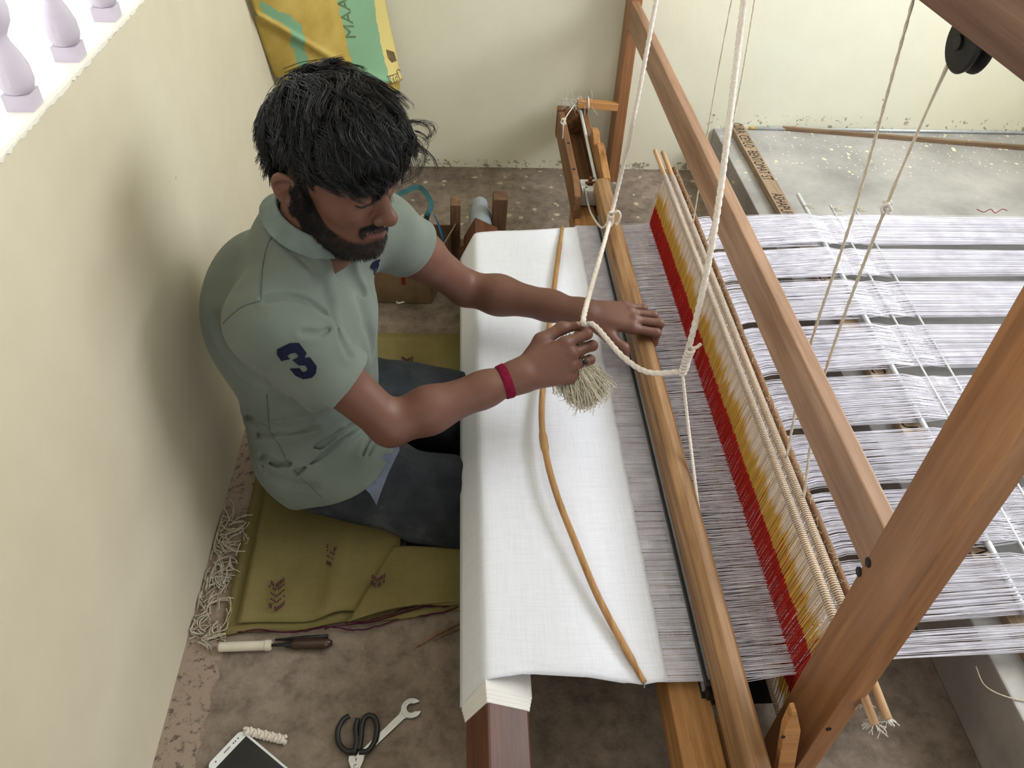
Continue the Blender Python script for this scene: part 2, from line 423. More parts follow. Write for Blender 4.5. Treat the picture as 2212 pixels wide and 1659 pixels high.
for (u, v) in ((1855, 1235), (1875, 1215)):
    p = at(u, v, x=.5195); mb = MB(); mb.lathe(p + np.array([.002, 0, 0]), [(.0068, 0), (.0068, .003), (.004, .0042)], 12, (-1, 0, 0)); mb.build('nail', M['iron'], frame)
for (u, v) in ((1790, 1575),):
    p = at(u, v, y=.4965); mb = MB(); mb.lathe(p + np.array([0, .002, 0]), [(.004, 0), (.004, .003), (.002, .004)], 10, (0, -1, 0)); mb.build('nail', M['iron'], frame)
# small rounded block hung at the right edge of the picture
mb = MB(); mb.lathe((.60, .50, .80), [(.004, 0), (.02, .012), (.03, .04), (.031, .1), (.026, .16), (.02, .2), (.015, .283)], 14)
tag(mb.build('weight_block', M['overhead'], frame, smooth=True), 'rounded dark wooden block hanging from the beam')

# pulley under the beam
pc = at(2098, 92, x=.632)
pul = empty('harness_pulley', (pc[0], pc[1], pc[2] - .03), 'black grooved pulley wheel under the dark overhead beam', 'pulley')
mb = MB(); mb.lathe(pc - np.array([.013, 0, 0]), [(.012, -.002), (.034, 0), (.037, .003), (.036, .006), (.026, .011), (.026, .015), (.036, .020), (.037, .023), (.034, .026), (.012, .028)], 36, (1, 0, 0))
mb.build('wheel', M['black_rubber'], pul, smooth=False)
mb = MB(); mb.lathe(pc - np.array([.019, 0, 0]), [(.009, 0), (.009, .042)], 14, (1, 0, 0)); mb.build('axle', M['iron'], pul)
mb = MB(); mb.box((pc[0] + .017, pc[1] - .012, pc[2] - .015), (pc[0] + .021, pc[1] + .012, 1.12)); mb.build('hanger', M['iron'], pul)

# ================================================================== CLOTH BEAM
cb = empty('cloth_beam', (.05, 1.2, .10), 'dark square cloth beam turned on edge with white cloth wound round it', 'beam')
SB, AB = .076, math.radians(27)
apex = np.array([.036, .206])                                  # x, z of the upper edge
e1 = np.array([math.cos(AB), -math.sin(AB)]); e2 = np.array([-math.sin(AB), -math.cos(AB)])
def sq(off):
    c = apex + (e1 + e2) * SB / 2
    return [c + (p - c) * (1 + 2 * off / SB) for p in (apex, apex + e1 * SB, apex + (e1 + e2) * SB, apex + e2 * SB)]
mb = MB(); mb.prism([(p[1], p[0]) for p in sq(-.001)], .10, 2.00, 'y'); mb.build('beam', M['rosewood'], cb, bevel=.004)
ctr = apex + (e1 + e2) * SB / 2
mb = MB(); mb.cyl((ctr[0], 2.0, ctr[1]), (ctr[0], 2.16, ctr[1]), .024, 24); mb.lathe((ctr[0], 2.0, ctr[1]), [(.033, 0), (.033, .10)], 24, (0, 1, 0))
tag(mb.build('axle', M['grey_pvc'], cb, smooth=False), 'grey plastic pipe axle')
mb = MB()
for k in range(4):
    mb.prism([(p[1], p[0]) for p in sq(.0008 + .0011 * k)], YN - .028 + .006 * k, YF - .055 - .004 * k, 'y')
t = NT('wound_white_cotton'); v = t.mapping((1, 1, 1)); wv = t.noise(t.mapping((900, 30, 900)), 1, 2)
t.bump(wv, 0.2, .001); M['cotton_roll'] = t.out(t.ramp(t.noise(v, 8, 3), [(.3, srgb(226, 224, 222)), (.7, srgb(238, 237, 237))]), .85, .1)
tag(mb.build('wound_cloth', M['cotton_roll'], cb, bevel=.003), 'layers of white cloth wound on the beam')
# uprights that carry the far end of the beam
sup = empty('beam_support', (.05, 2.08, 0), 'pair of short brown wooden uprights holding the far end of the cloth beam', 'support')
for (x0, x1, zt, tilt) in ((-.038, -.008, .215, .03), (.082, .124, .235, .05)):
    mb = MB(); mb.box((x0, 2.045, 0), (x1, 2.095, zt), (0, tilt * .6, 0), ((x0 + x1) / 2, 2.07, 0)); mb.build('upright', M['brown_z'], sup, bevel=.003)
mb = MB(); mb.box((-.03, 2.05, .02), (.115, 2.09, .075)); mb.build('crosspiece', M['brown_y'], sup, bevel=.003)
sup2 = empty('beam_support', (.05, .16, 0), 'pair of brown wooden uprights holding the near end of the cloth beam', 'support')
for (x0, x1, zt) in ((-.045, -.012, .21), (.112, .15, .22)):
    mb = MB(); mb.box((x0, .14, 0), (x1, .19, zt)); mb.build('upright', M['brown_z'], sup2, bevel=.003)
mb = MB(); mb.box((-.012, .145, .02), (.112, .185, .075)); mb.build('crosspiece', M['brown_y'], sup2, bevel=.003)

# ================================================================== WOVEN CLOTH
t = NT('white_handloom_cotton'); v = t.mapping()
wx = t.noise(t.mapping((14, 420, 14)), 1, 5, .75); wy = t.noise(t.mapping((420, 12, 420)), 1, 5, .75)
sl = t.noise(t.mapping((60, 700, 60)), 1, 3, .8)
c = t.mix(.17, srgb(233, 236, 247), t.ramp(wx, [(.30, srgb(186, 188, 196)), (.55, WHT)]), 'MULTIPLY')
c = t.mix(.17, c, t.ramp(wy, [(.30, srgb(196, 198, 204)), (.55, WHT)]), 'MULTIPLY')
t.bump(t.math('ADD', t.math('ADD', wx, wy), sl), .25, .0015)
M['cloth'] = t.out(c, .85, .15)
def near_edge(x):
    return float(np.interp(x, [-.03, .03, .106, .20, .284, .305, .332, .40], [.600, .610, .622, .617, .602, .606, .606, .598]))
def far_edge(x):
    return float(np.interp(x, [-.03, .03, .10, .20, .33, .40], [1.885, 1.90, 1.922, 1.938, 1.958, 1.965]))
lp = sq(.0052)[3]; ap_ = sq(.0052)[0]
path = [(lp[0] + .012, lp[1] - .012), (lp[0], lp[1])] + [(lp[0] + (ap_[0] - lp[0]) * k / 6, lp[1] + (ap_[1] - lp[1]) * k / 6) for k in range(1, 6)] + \
       [(ap_[0] - .001, ap_[1] - .003), (ap_[0] + .006, ap_[1] + .0)]
for k in range(1, 33):
    x = ap_[0] + .006 + (XF - ap_[0] - .006) * k / 32
    path.append((x, ZW + .001 + (ap_[1] - ZW) * (1 - k / 32) ** 2))
NY = 150; vs = []; fs = []
for i, (x, z) in enumerate(path):
    a, b = near_edge(x), far_edge(x)
    for j in range(NY + 1):
        s_ = j / NY
        y = a + (b - a) * s_
        und = .0016 * math.sin(9 * s_ + 14 * x) * min(1, i / 16) * min(1, max(0, (len(path) - i) / 8))
        rag = rng.uniform(-.0014, .0014) if i == len(path) - 1 else 0
        curl = -.006 * math.exp(-((y - a) / .012) ** 2) * (1 if .10 < x < .26 else .3)
        vs.append((x + rag, y, z + und + curl))
for i in range(len(path) - 1):
    for j in range(NY):
        q = i * (NY + 1) + j; fs.append((q, q + 1, q + NY + 2, q + NY + 1))
mb = MB(); mb.add(vs, fs)
cloth = mb.build('woven_cloth', M['cloth'], smooth=True)
sm = cloth.modifiers.new('thickness', 'SOLIDIFY'); sm.thickness = .0012; sm.offset = 0
tag(cloth, 'wide sheet of plain white handwoven cotton stretched from the cloth beam', 'cloth')

# ================================================================== WARP (too many threads to count)
t = NT('warp_cotton'); n = t.noise(t.mapping(), 25, 3)
M['warp'] = t.out(t.ramp(n, [(.3, srgb(212, 210, 222)), (.7, srgb(238, 237, 248))]), .8, .2)
gb = [2.02, 1.862, 1.712, 1.529, 1.338, 1.166, 1.005, .844, .70, .56]      # gaps between the warp sections, behind the rods
NT_ = 1650
def warp_y(y0, s):
    """y of a thread (y0 at the reed) at stage s: 0 heddle .. 1 first rod .. 2 second rod .. 3 far right"""
    f = (y0 - YN) / (YF - YN)
    yr = .645 + f * (2.045 - .645)                    # the warp widens a little towards the rods
    k = max(i for i in range(len(gb)) if gb[i] >= yr - 1e-6) if yr < gb[0] else 0
    k = min(k, len(gb) - 2); c = (gb[k] + gb[k+1]) / 2; hw = (gb[k] - gb[k+1]) / 2
    sq_ = {0: 1.0, 1: .82, 2: .79, 3: .70}[s]
    yy = c + (yr - c) * sq_ if s else y0 + (yr - y0) * .15
    if s == 3: yy = yy + (1.34 - yy) * .03
    return yy
verts = []; faces = []
def thread(pts, w):
    n0 = len(verts)
    for (x, y, z) in pts:
        f_ = 1.0 if x < .6 else .95
        verts.extend([(x, y - w * f_, z), (x, y + w * f_, z), (x, y, z + w * 1.2)])
    for i in range(len(pts) - 1):
        a = n0 + 3 * i
        faces.extend([(a, a+1, a+4, a+3), (a+1, a+2, a+5, a+4), (a+2, a, a+3, a+5)])
XROD = [1.0, 1.075, 1.14]
for i in range(NT_):
    y0 = YN + (YF - YN) * (i + .5) / NT_ + rng.normal(0, .0006)
    up = 1 if i % 2 else -1
    w = .00054 * rng.uniform(.8, 1.25)
    jz = rng.normal(0, .0012); jy = lambda s=.0012: rng.normal(0, s)
    ya, yb, yc, yd = y0, warp_y(y0, 0) + jy(), warp_y(y0, 1) + jy(.002), warp_y(y0, 2) + jy(.002)
    ye = warp_y(y0, 3) + jy(.004)
    pts = [(XF - .006, ya, ZW), (XR, ya, ZW + .0005 * up), (.455, ya + jy(), ZW + .005 * up + jz), (.536, yb, ZW + .002 * up + jz),
           (.575, yb + jy(), ZW + .002 * up + jz), (.70, (yb * .30 + yc * .70) + jy(.002), ZW + .001 + jz * 2), (XROD[0], yc, ZW + .004 + .0075 * up),
           (XROD[1], yd, ZW + .004 - .0045 * up), (XROD[2], yd + jy(), ZW + .004 + .0045 * up), (2.3, ye, ZW + .02 + jz * 3)]
    thread(pts, w)
# first weft picks of the open part in front of the reed
for k in range(9):
    x = XF + .004 + k * .0032 + rng.normal(0, .0006); w = .0003
    n0 = len(verts); m = 40
    for j in range(m + 1):
        y = near_edge(x) + (YF - near_edge(x)) * j / m; xx = x + rng.normal(0, .0003)
        verts.extend([(xx - w, y, ZW + .0006), (xx + w, y, ZW + .0006), (xx, y, ZW + .0012)])
    for j in range(m):
        a = n0 + 3 * j; faces.extend([(a, a+1, a+4, a+3), (a+1, a+2, a+5, a+4), (a+2, a, a+3, a+5)])
me = bpy.data.meshes.new('warp_threads'); me.from_pydata(verts, [], faces); me.update()
warp = link('warp_threads', me, M['warp'])
tag(warp, 'sheet of fine white warp threads running through the loom to the right', 'thread', None, 'stuff')

# ================================================================== LEASE RODS
def rod(name, a, b, r, m, label, cat='rod', sides=12, group=None):
    mb = MB(); mb.cyl(a, b, r, sides); o = mb.build(name, m, smooth=False)
    return tag(o, label, cat, group)
rod('lease_rod', (1.022, 2.15, ZW + .004), (.968, .60, ZW + .004), .0062, M['alu'], 'thick pale metal rod threaded through the warp, leftmost of the three', 'rod', 12, 'rods through the warp')
rod('lease_rod', (1.101, 2.087, ZW + .004), (1.025, .60, ZW + .004), .0032, M['alu'], 'thin metal rod through the warp, middle of the three', 'rod', 12, 'rods through the warp')
rod('lease_rod', (1.171, 2.078, ZW + .004), (1.085, .60, ZW + .004), .0032, M['alu'], 'thin metal rod through the warp, rightmost of the three', 'rod', 12, 'rods through the warp')
for (x, y) in ((1.02, 2.075), (1.10, 2.06), (1.17, 2.06)):
    pts = [(x + .012 * math.cos(a) + .02 * a / 12, y + .004 * math.sin(2 * a), ZW + .008 + .006 * math.sin(a)) for a in np.linspace(0, 12, 40)]
    tw = MB(); tw.tube(pts, .0012, 5)
    tag(tw.build('lease_tie', M['string'], smooth=True), 'white string tied round the far end of the ' + {1.02: 'thick', 1.10: 'middle', 1.17: 'rightmost'}[x] + ' rod', 'string')

# ================================================================== HEDDLES
def heddle_colors(z, zt, z0, ph):
    """red next to the warp, yellow above, white at the top"""
    return None
mat_h = NT('dyed_heddle_cotton'); a = mat_h.n.new('ShaderNodeAttribute'); a.attribute_name = 'dye'
M['heddle'] = mat_h.out(a.outputs['Color'], .75, .15)
WHITE_H, YEL, RED = srgb(232, 218, 206), srgb(212, 172, 84), srgb(180, 44, 34)
def make_shaft(xb, xt, ztop, zbot, ybar, label, seed, dx=0.0):
    rs = np.random.default_rng(seed)
    root = empty('heddle_shaft', (xb, 1.28, .05), label, 'heddle shaft', 'heddle shafts')
    verts = []; faces = []; cols = []
    n = 720; y0, y1 = YN - .008, YF + .012
    ph1 = rs.normal(0, 1, n); ph1 = np.convolve(ph1, np.ones(5) / 5, 'same')
    for i in range(n):
        y = y0 + (y1 - y0) * (i + .5) / n + rs.normal(0, .0005)
        lean = rs.normal(0, .0016)
        fr = .40 + .02 * ph1[i] + rs.normal(0, .008); fy = .68 + .10 * ph1[i] + rs.normal(0, .025)
        stops = [(0, RED), (fr - .012, RED), (fr + .012, YEL), (fy - .05, YEL), (fy + .06, WHITE_H), (1, WHITE_H)]
        for sgn in (1, -1):
            zt_ = ztop if sgn > 0 else zbot
            n0 = len(verts); w = .00092
            for (f, c) in stops:
                z = ZW + (zt_ - ZW) * f; x = xb + (xt - xb) * f + .0012 * math.sin(i * 1.7) * (1 - f) + dx
                yy = y + lean * f
                verts.extend([(x - w, yy - w * .7, z), (x - w, yy + w * .7, z), (x + w, yy, z)]); 
                sh = 1 + .10 * math.sin(i * 12.9898) ; cols.extend([tuple(min(1, q * sh) for q in c[:3]) + (1,)] * 3)
            for k in range(len(stops) - 1):
                q = n0 + 3 * k; faces.extend([(q, q+1, q+4, q+3), (q+1, q+2, q+5, q+4), (q+2, q, q+3, q+5)])
    me = bpy.data.meshes.new('heddle_strings'); me.from_pydata(verts, [], faces); me.update()
    at_ = me.color_attributes.new('dye', 'FLOAT_COLOR', 'POINT')
    at_.data.foreach_set('color', np.array(cols, np.float32).ravel())
    o = link('heddle_strings', me, M['heddle'], root); o['kind'] = 'stuff'
    tag(o, 'dense cotton heddle strings dyed red, yellow and white')
    for (z, nm) in ((ztop, 'top_bar'), (zbot, 'bottom_bar')):
        mb = MB(); mb.tube([(xt, ybar[0] + (ybar[1] - ybar[0]) * k / 20, z + rs.normal(0, .0004)) for k in range(21)], .0062, 10)
        mb.build(nm, M['bar_y'], root, smooth=True)
        mb = MB(); r_ = .0075; pts = []
        turns = 330; m = turns * 6
        for k in range(m + 1):
            a_ = 2 * math.pi * k / 6; yy = y0 + (y1 - y0) * k / m
            pts.append((xt + r_ * math.cos(a_), yy, z + r_ * math.sin(a_)))
        mb.tube(pts, .0011, 3, cap=False); tag(mb.build('lashing', M['rope'], root, smooth=True), 'white cotton loops wound round the bar')
    return root
make_shaft(.534, .552, .352, .045, (.462, 2.125), 'front heddle shaft with dense red, yellow and white strings', 3)
make_shaft(.556, .574, .350, .045, (.470, 2.12), 'rear heddle shaft with a pale thread-wrapped top bar just behind the coloured one', 4)
mb = MB(); mb.tube([(.602 + .001 * math.sin(k), .66 + 1.41 * k / 24, .325 + .001 * math.cos(k * 2)) for k in range(25)], .0075, 8)
hb = mb.build('spare_heddle_bar', M['brown_y'], smooth=True); tag(hb, 'dark lint-covered bar lying behind the two heddle shafts', 'bar')
mb = MB()
for k in range(900):
    y = .68 + 1.37 * rng.random(); a0 = rng.uniform(0, 6.28); r0 = .0077
    mb.tube([(.602 + r0 * math.cos(a0 + q), y + .006 * q * rng.normal(), .325 + r0 * math.sin(a0 + q)) for q in (0, .5, 1.0)], .0005, 3, cap=False)
mb.build('lint', M['string'], hb)['kind'] = 'stuff'
# frayed lint on the near ends of the bars
mb = MB()
for (x, y, z) in ((.556, .468, .343), (.578, .474, .342), (.556, .505, .338)):
    for k in range(34):
        d = rng.normal(0, 1, 3); d[2] = -abs(d[2]) * 1.2; d *= .009
        mb.tube([(x, y, z), (x + d[0] * .6 + rng.normal(0, .002), y + d[1] * .6, z + d[2] * .5), (x + d[0], y + d[1], z + d[2])], .0007, 3)
lo = mb.build('frayed_lint', M['lint'], smooth=True); tag(lo, 'tuft of frayed white lint on the near ends of the heddle bars', 'lint', None, 'stuff')

# cords that hang the shafts from the pulleys
def rope(name, pts, r, m, label, n=60, cat='cord', lobes=3, twist=900, amp=.14, parent=None, group=None, sides=9):
    mb = MB(); P = spline(pts, n) if len(pts) > 2 else [np.array(pts[0]) + (np.array(pts[1]) - np.array(pts[0])) * k / (n - 1) for k in range(n)]
    mb.tube(P, r, sides, True, lobes, twist, amp)
    o = mb.build(name, m, parent, smooth=True)
    return tag(o, label, cat, group) if parent is None else tag(o, label)
b1 = at(1680, 985, z=.36); b2 = at(1712, 1040, z=.36)
k1 = at(1850, 440, x=.572); k2 = at(1914, 447, x=.572)
rope('hanging_string', [at(1975, -8, x=.60), k1, at(1745, 765, x=.572), (.575, b1[1], .356)], .0022, M['string'], 'left of the two pale strings hanging from the overhead beam', 160, lobes=2, twist=1500, amp=.2)
pb = pc + np.array([0, .0275, 0])
o = rope('hanging_string', [pb, k2, at(1775, 830, x=.572), (.578, b2[1] - .03, .356)], .0022, M['string'], 'right string hanging from the pulley, with a white knot', 160, lobes=2, twist=1500, amp=.2)
def knot(c, s, name, m, parent, turns=3):
    pts = [np.array(c) + np.array([s * math.cos(a) * (1 + .3 * math.sin(a * .7)), s * .8 * math.sin(a * 1.3), s * 1.2 * math.sin(a * .9 + .6)]) for a in np.linspace(0, turns * 6.28, turns * 22)]
    mb = MB(); mb.tube(pts, s * .42, 6); return mb.build(name, m, parent, smooth=True)
knot(k2, .0055, 'knot', M['lint'], o)
# pair of strings to the far part of the shafts
fa = at(1500, 470, x=.575); fb = at(1495, 500, x=.59)
rope('hanging_string', [at(1592, -60, x=.60), at(1545, 190, x=.585), (.575, fa[1], .355)], .0016, M['string'], 'thin string at the far end of the heddles, in front of the back wall', 120, lobes=2, twist=1500, amp=.2)
rope('hanging_string', [at(1640, -60, x=.62), at(1598, 190, x=.60), at(1540, 480, x=.592), (.590, fb[1] - .12, .350)], .0016, M['string'], 'thin string beside the thick white rope at the far heddles', 120, lobes=2, twist=1500, amp=.2)

# ================================================================== BEATER
bt = empty('beater', (.37, 1.28, .10), 'long wooden beater with hand rail, reed and shuttle boxes across the loom', 'beater')
mb = MB(); prof_ = [(.222, .384), (.222, .426), (.262, .429), (.275, .420), (.278, .404), (.274, .388), (.258, .382)]
mb.prism(prof_, .30, 2.10, 'y'); tag(mb.build('hand_rail', M['oak_y'], bt, bevel=.003), 'worn brown hand rail')
mb = MB(); mb.box((.326, .25, .105), (.392, 2.14, .182)); mb.build('race_board', M['race_y'], bt, bevel=.004)
M['reed'] = plain('grey_reed_wire', srgb(196, 196, 202), .45, .4, .0, .1)
# reed: hundreds of thin dents between two ribs
mb = MB(); nd = 420
for i in range(nd):
    y = YN - .01 + (YF - YN + .02) * (i + .5) / nd
    mb.add([(.3790, y - .0004, .176), (.3840, y - .0004, .176), (.3860, y - .0004, .230), (.3810, y - .0004, .230), (.3815, y + .0004, .176), (.3835, y + .0004, .230)],
           [(0, 1, 2, 3), (0, 4, 5, 3), (1, 4, 5, 2)])
o = mb.build('reed_dents', M['reed'], bt); o['kind'] = 'stuff'; tag(o, 'fine dark wire dents of the reed')
for (x, z) in ((.3810, .180), (.3800, .2185)):
    mb = MB(); mb.box((x - .004, YN - .02, z - .0035), (x + .006, YF + .02, z + .0035)); mb.build('reed_rib', M['black_plastic'], bt, bevel=.001)
# far shuttle box
def board(name, m, lo, hi, rot=None, bevel=.003, parent=bt): mb = MB(); mb.box(lo, hi, rot); return mb.build(name, m, parent, bevel=bevel)
mb = MB(); mb.prism([(2.03, .17), (2.62, .17), (2.62, .235), (2.58, .262), (2.12, .262), (2.05, .245)], .322, .342, 'x'); tag(mb.build('shuttle_box_side', M['brown_y'], bt, bevel=.003), 'front board of the far shuttle box')
mb = MB(); mb.prism([(2.06, .17), (2.62, .17), (2.62, .25), (2.06, .25)], .405, .424, 'x'); mb.build('shuttle_box_side', M['brown_y'], bt, bevel=.003)
board('shuttle_box_floor', M['brown_y'], (.342, 2.03, .160), (.405, 2.62, .174))
board('shuttle_box_end', M['brown_y'], (.322, 2.60, .16), (.424, 2.63, .262))
# shaped horn at the far end of the hand rail
mb = MB(); mb.prism([(2.09, .238), (2.34, .225), (2.40, .23), (2.425, .26), (2.41, .288), (2.37, .295), (2.345, .28), (2.31, .276), (2.285, .298), (2.25, .302), (2.10, .278)], .408, .430, 'x')
mb.build('rail_horn', M['race_y'], bt, bevel=.004)
mb = MB(); mb.box((.385, 2.585, .268), (.522, 2.612, .292), (0, .06, 0)); tag(mb.build('stop_bar', M['teak_x'], bt, bevel=.002), 'pale wooden bar between the far shuttle box and the post')
mb = MB(); mb.cyl((.397, 2.60, .262), (.398, 2.14, .236), .0052, 12); tag(mb.build('spindle', M['white_plastic'], bt, smooth=True), 'white spindle rod')
pk = empty('picker', (.375, 2.13, .18), 'white plastic picker block with a rusty bolt in the far shuttle box', 'picker')
mb = MB(); mb.box((.350, 2.10, .185), (.404, 2.17, .236)); mb.build('block', M['white_plastic'], pk, bevel=.004)
mb = MB(); mb.lathe((.377, 2.138, .236), [(.010, 0), (.010, .006), (.006, .007), (.006, .022), (.0045, .023)], 6); mb.cyl((.362, 2.130, .246), (.393, 2.132, .246), .0035, 8); mb.build('bolt', M['rust'], pk)
for q in ((.356, 2.105), (.398, 2.108), (.385, 2.16)):
    mb = MB(); mb.tube([(q[0], q[1], .232), (q[0], q[1], .243), (q[0] + .008, q[1] - .003, .247)], .0016, 6); mb.build('staple', M['iron'], pk, smooth=True)
# near shuttle box (mostly below the picture)
mb = MB(); mb.prism([(.05, .17), (.56, .17), (.53, .235), (.47, .25), (.05, .25)], .405, .424, 'x'); mb.build('shuttle_box_side', M['race_y'], bt, bevel=.003)
mb = MB(); mb.prism([(.05, .17), (.42, .17), (.40, .225), (.05, .24)], .322, .340, 'x'); mb.build('shuttle_box_side', M['race_y'], bt, bevel=.003)
board('shuttle_box_floor', M['brown_y'], (.340, .05, .160), (.405, .56, .174))
mb = MB(); mb.cyl((.396, .575, .222), (.394, .10, .222), .0045, 12); tag(mb.build('spindle', M['steel'], bt, smooth=True), 'bright metal spindle rod')
mb = MB(); mb.lathe((.396, .586, .205), [(.007, 0), (.007, .03), (.004, .034)], 10); mb.box((.382, .578, .19), (.41, .594, .21)); mb.build('hook', M['iron'], bt)
for yy in (.36, 2.06):
    mb = MB(); mb.box((.392, yy - .012, .17), (.402, yy + .012, .26)); mb.build('strut', M['brown_z'], bt, bevel=.001)
for q in ((.3325, 2.18, .262), (.3325, 2.35, .262)):
    mb = MB(); mb.lathe(q, [(.0045, -.001), (.0045, .0015), (.002, .0025)], 10); mb.build('nail', M['iron'], bt)
# lint caught on the stop bar and the loop of cord round it
mb = MB()
for k in range(150):
    c0 = np.array([rng.uniform(.335, .43), 2.60 + rng.normal(0, .01), .285 + rng.normal(0, .006)]); d = rng.normal(0, 1, 3) * .014; d[2] = rng.choice([-1, 1], p=[.65, .35]) * abs(d[2]) * 1.2
    mb.tube([c0, c0 + d * .5 + rng.normal(0, .004, 3), c0 + d], .0004, 3, cap=False)
lo = mb.build('caught_lint', M['lint']); tag(lo, 'wisps of white lint caught on the far shuttle box', 'lint', None, 'stuff')
o = rope('spindle_tie', [(.424, 2.594, .262), (.421, 2.578, .285), (.420, 2.60, .303), (.418, 2.62, .285), (.41, 2.612, .262)], .0024, M['rope'], 'loop of white cord round the pale stop bar', 40)
o = rope('box_tie', [(.386, 2.598, .292), (.365, 2.57, .28), at(1219, 262, x=.318), at(1215, 300, x=.317)], .0018, M['rope'], 'short knotted string at the corner of the far shuttle box', 40)
knot(at(1217, 262, x=.318), .006, 'knot', M['rope'], o)

# pointed guide stick in front of the near post
mb = MB(); a0 = at(1712, 1530, y=.47); b0 = at(1690, 1659, y=.47); b1_ = at(1733, 1659, y=.47)
sl_ = np.array([b0[0] - a0[0], 0, b0[2] - a0[2]]); sl_ /= np.linalg.norm(sl_)
wdt = np.array([-sl_[2], 0, sl_[0]]); wdt = wdt if wdt[0] > 0 else -wdt
L_ = a0[2] / -sl_[2]
P0 = [a0 - wdt * .002, a0 + wdt * .004, a0 + sl_ * .06 + wdt * .014, a0 + sl_ * L_ + wdt * .018, a0 + sl_ * L_ - wdt * .010, a0 + sl_ * .05 - wdt * .009]
vs = [p + np.array([0, dy, 0]) for dy in (-.006, .008) for p in P0]
mb.add(vs, [(0,1,2,3,4,5), (11,10,9,8,7,6)] + [(i, (i+1) % 6, 6 + (i+1) % 6, 6 + i) for i in range(6)])
gs = mb.build('pointed_stick', M['teak_x'], bevel=.0015); tag(gs, 'pale pointed wooden stick leaning in front of the near post', 'stick')
mb = MB(); mb.lathe(at(1692, 1592, y=.4635), [(.003, -.001), (.003, .001), (.001, .002)], 8, (0, -1, 0)); mb.build('nail', M['iron'], gs)

# ================================================================== TEMPLE (bowed stick keeping the cloth wide)
tp = [(1215, 490), (1205, 560), (1190, 680), (1176, 800), (1170, 900), (1180, 985), (1203, 1070), (1240, 1165), (1290, 1285), (1345, 1390), (1392, 1474)]
hz = [.006, .009, .014, .02, .024, .026, .026, .022, .015, .009, .005]
P = [at(u, v, z=ZW + h) for (u, v), h in zip(tp, hz)]
Q = spline(P, 70); rr = [.0066 * (1 if 3 < k < 66 else .75) + (.0022 if 31 <= k <= 33 else 0) for k in range(70)]
mb = MB(); mb.tube(Q, rr, 10, flat=.75)
tm = mb.build('temple_stick', M['bamboo'], smooth=True); tag(tm, 'bowed bamboo stick spanning the white cloth', 'stick')
for (p, s) in ((Q[0], .004), (Q[-1], -.004)):
    mb = MB(); mb.cyl(p, (p[0], p[1] + s * 1.2, p[2] - .008), .0012, 6); mb.build('pin', M['steel'], tm)
# ================================================================== THE WEAVER (signed distance fields meshed with surface nets)
def A(*v): return np.array(v, float)
def nrm(v): v = np.array(v, float); return v / np.linalg.norm(v)
def smin(a, b, k):
    h = np.maximum(k - np.abs(a - b), 0) / k
    return np.minimum(a, b) - h * h * k * .25
def smax(a, b, k): return -smin(-a, -b, k)
def d_cone(p, a, b, r1, r2):
    a = A(*a); b = A(*b); ba = b - a; pa = p - a
    h = np.clip(pa @ ba / (ba @ ba), 0, 1)
    return np.linalg.norm(pa - h[:, None] * ba, axis=1) - (r1 + (r2 - r1) * h)
def rot_z(a): c, s = math.cos(a), math.sin(a); return np.array([[c, -s, 0], [s, c, 0], [0, 0, 1]])
def rot_y(a): c, s = math.cos(a), math.sin(a); return np.array([[c, 0, s], [0, 1, 0], [-s, 0, c]])
def rot_x(a): c, s = math.cos(a), math.sin(a); return np.array([[1, 0, 0], [0, c, -s], [0, s, c]])
def d_ell(p, c, r, R=None):
    q = p - A(*c)
    if R is not None: q = q @ R
    r = A(*r); k0 = np.linalg.norm(q / r, axis=1); k1 = np.linalg.norm(q / (r * r), axis=1) + 1e-9
    return k0 * (k0 - 1) / k1
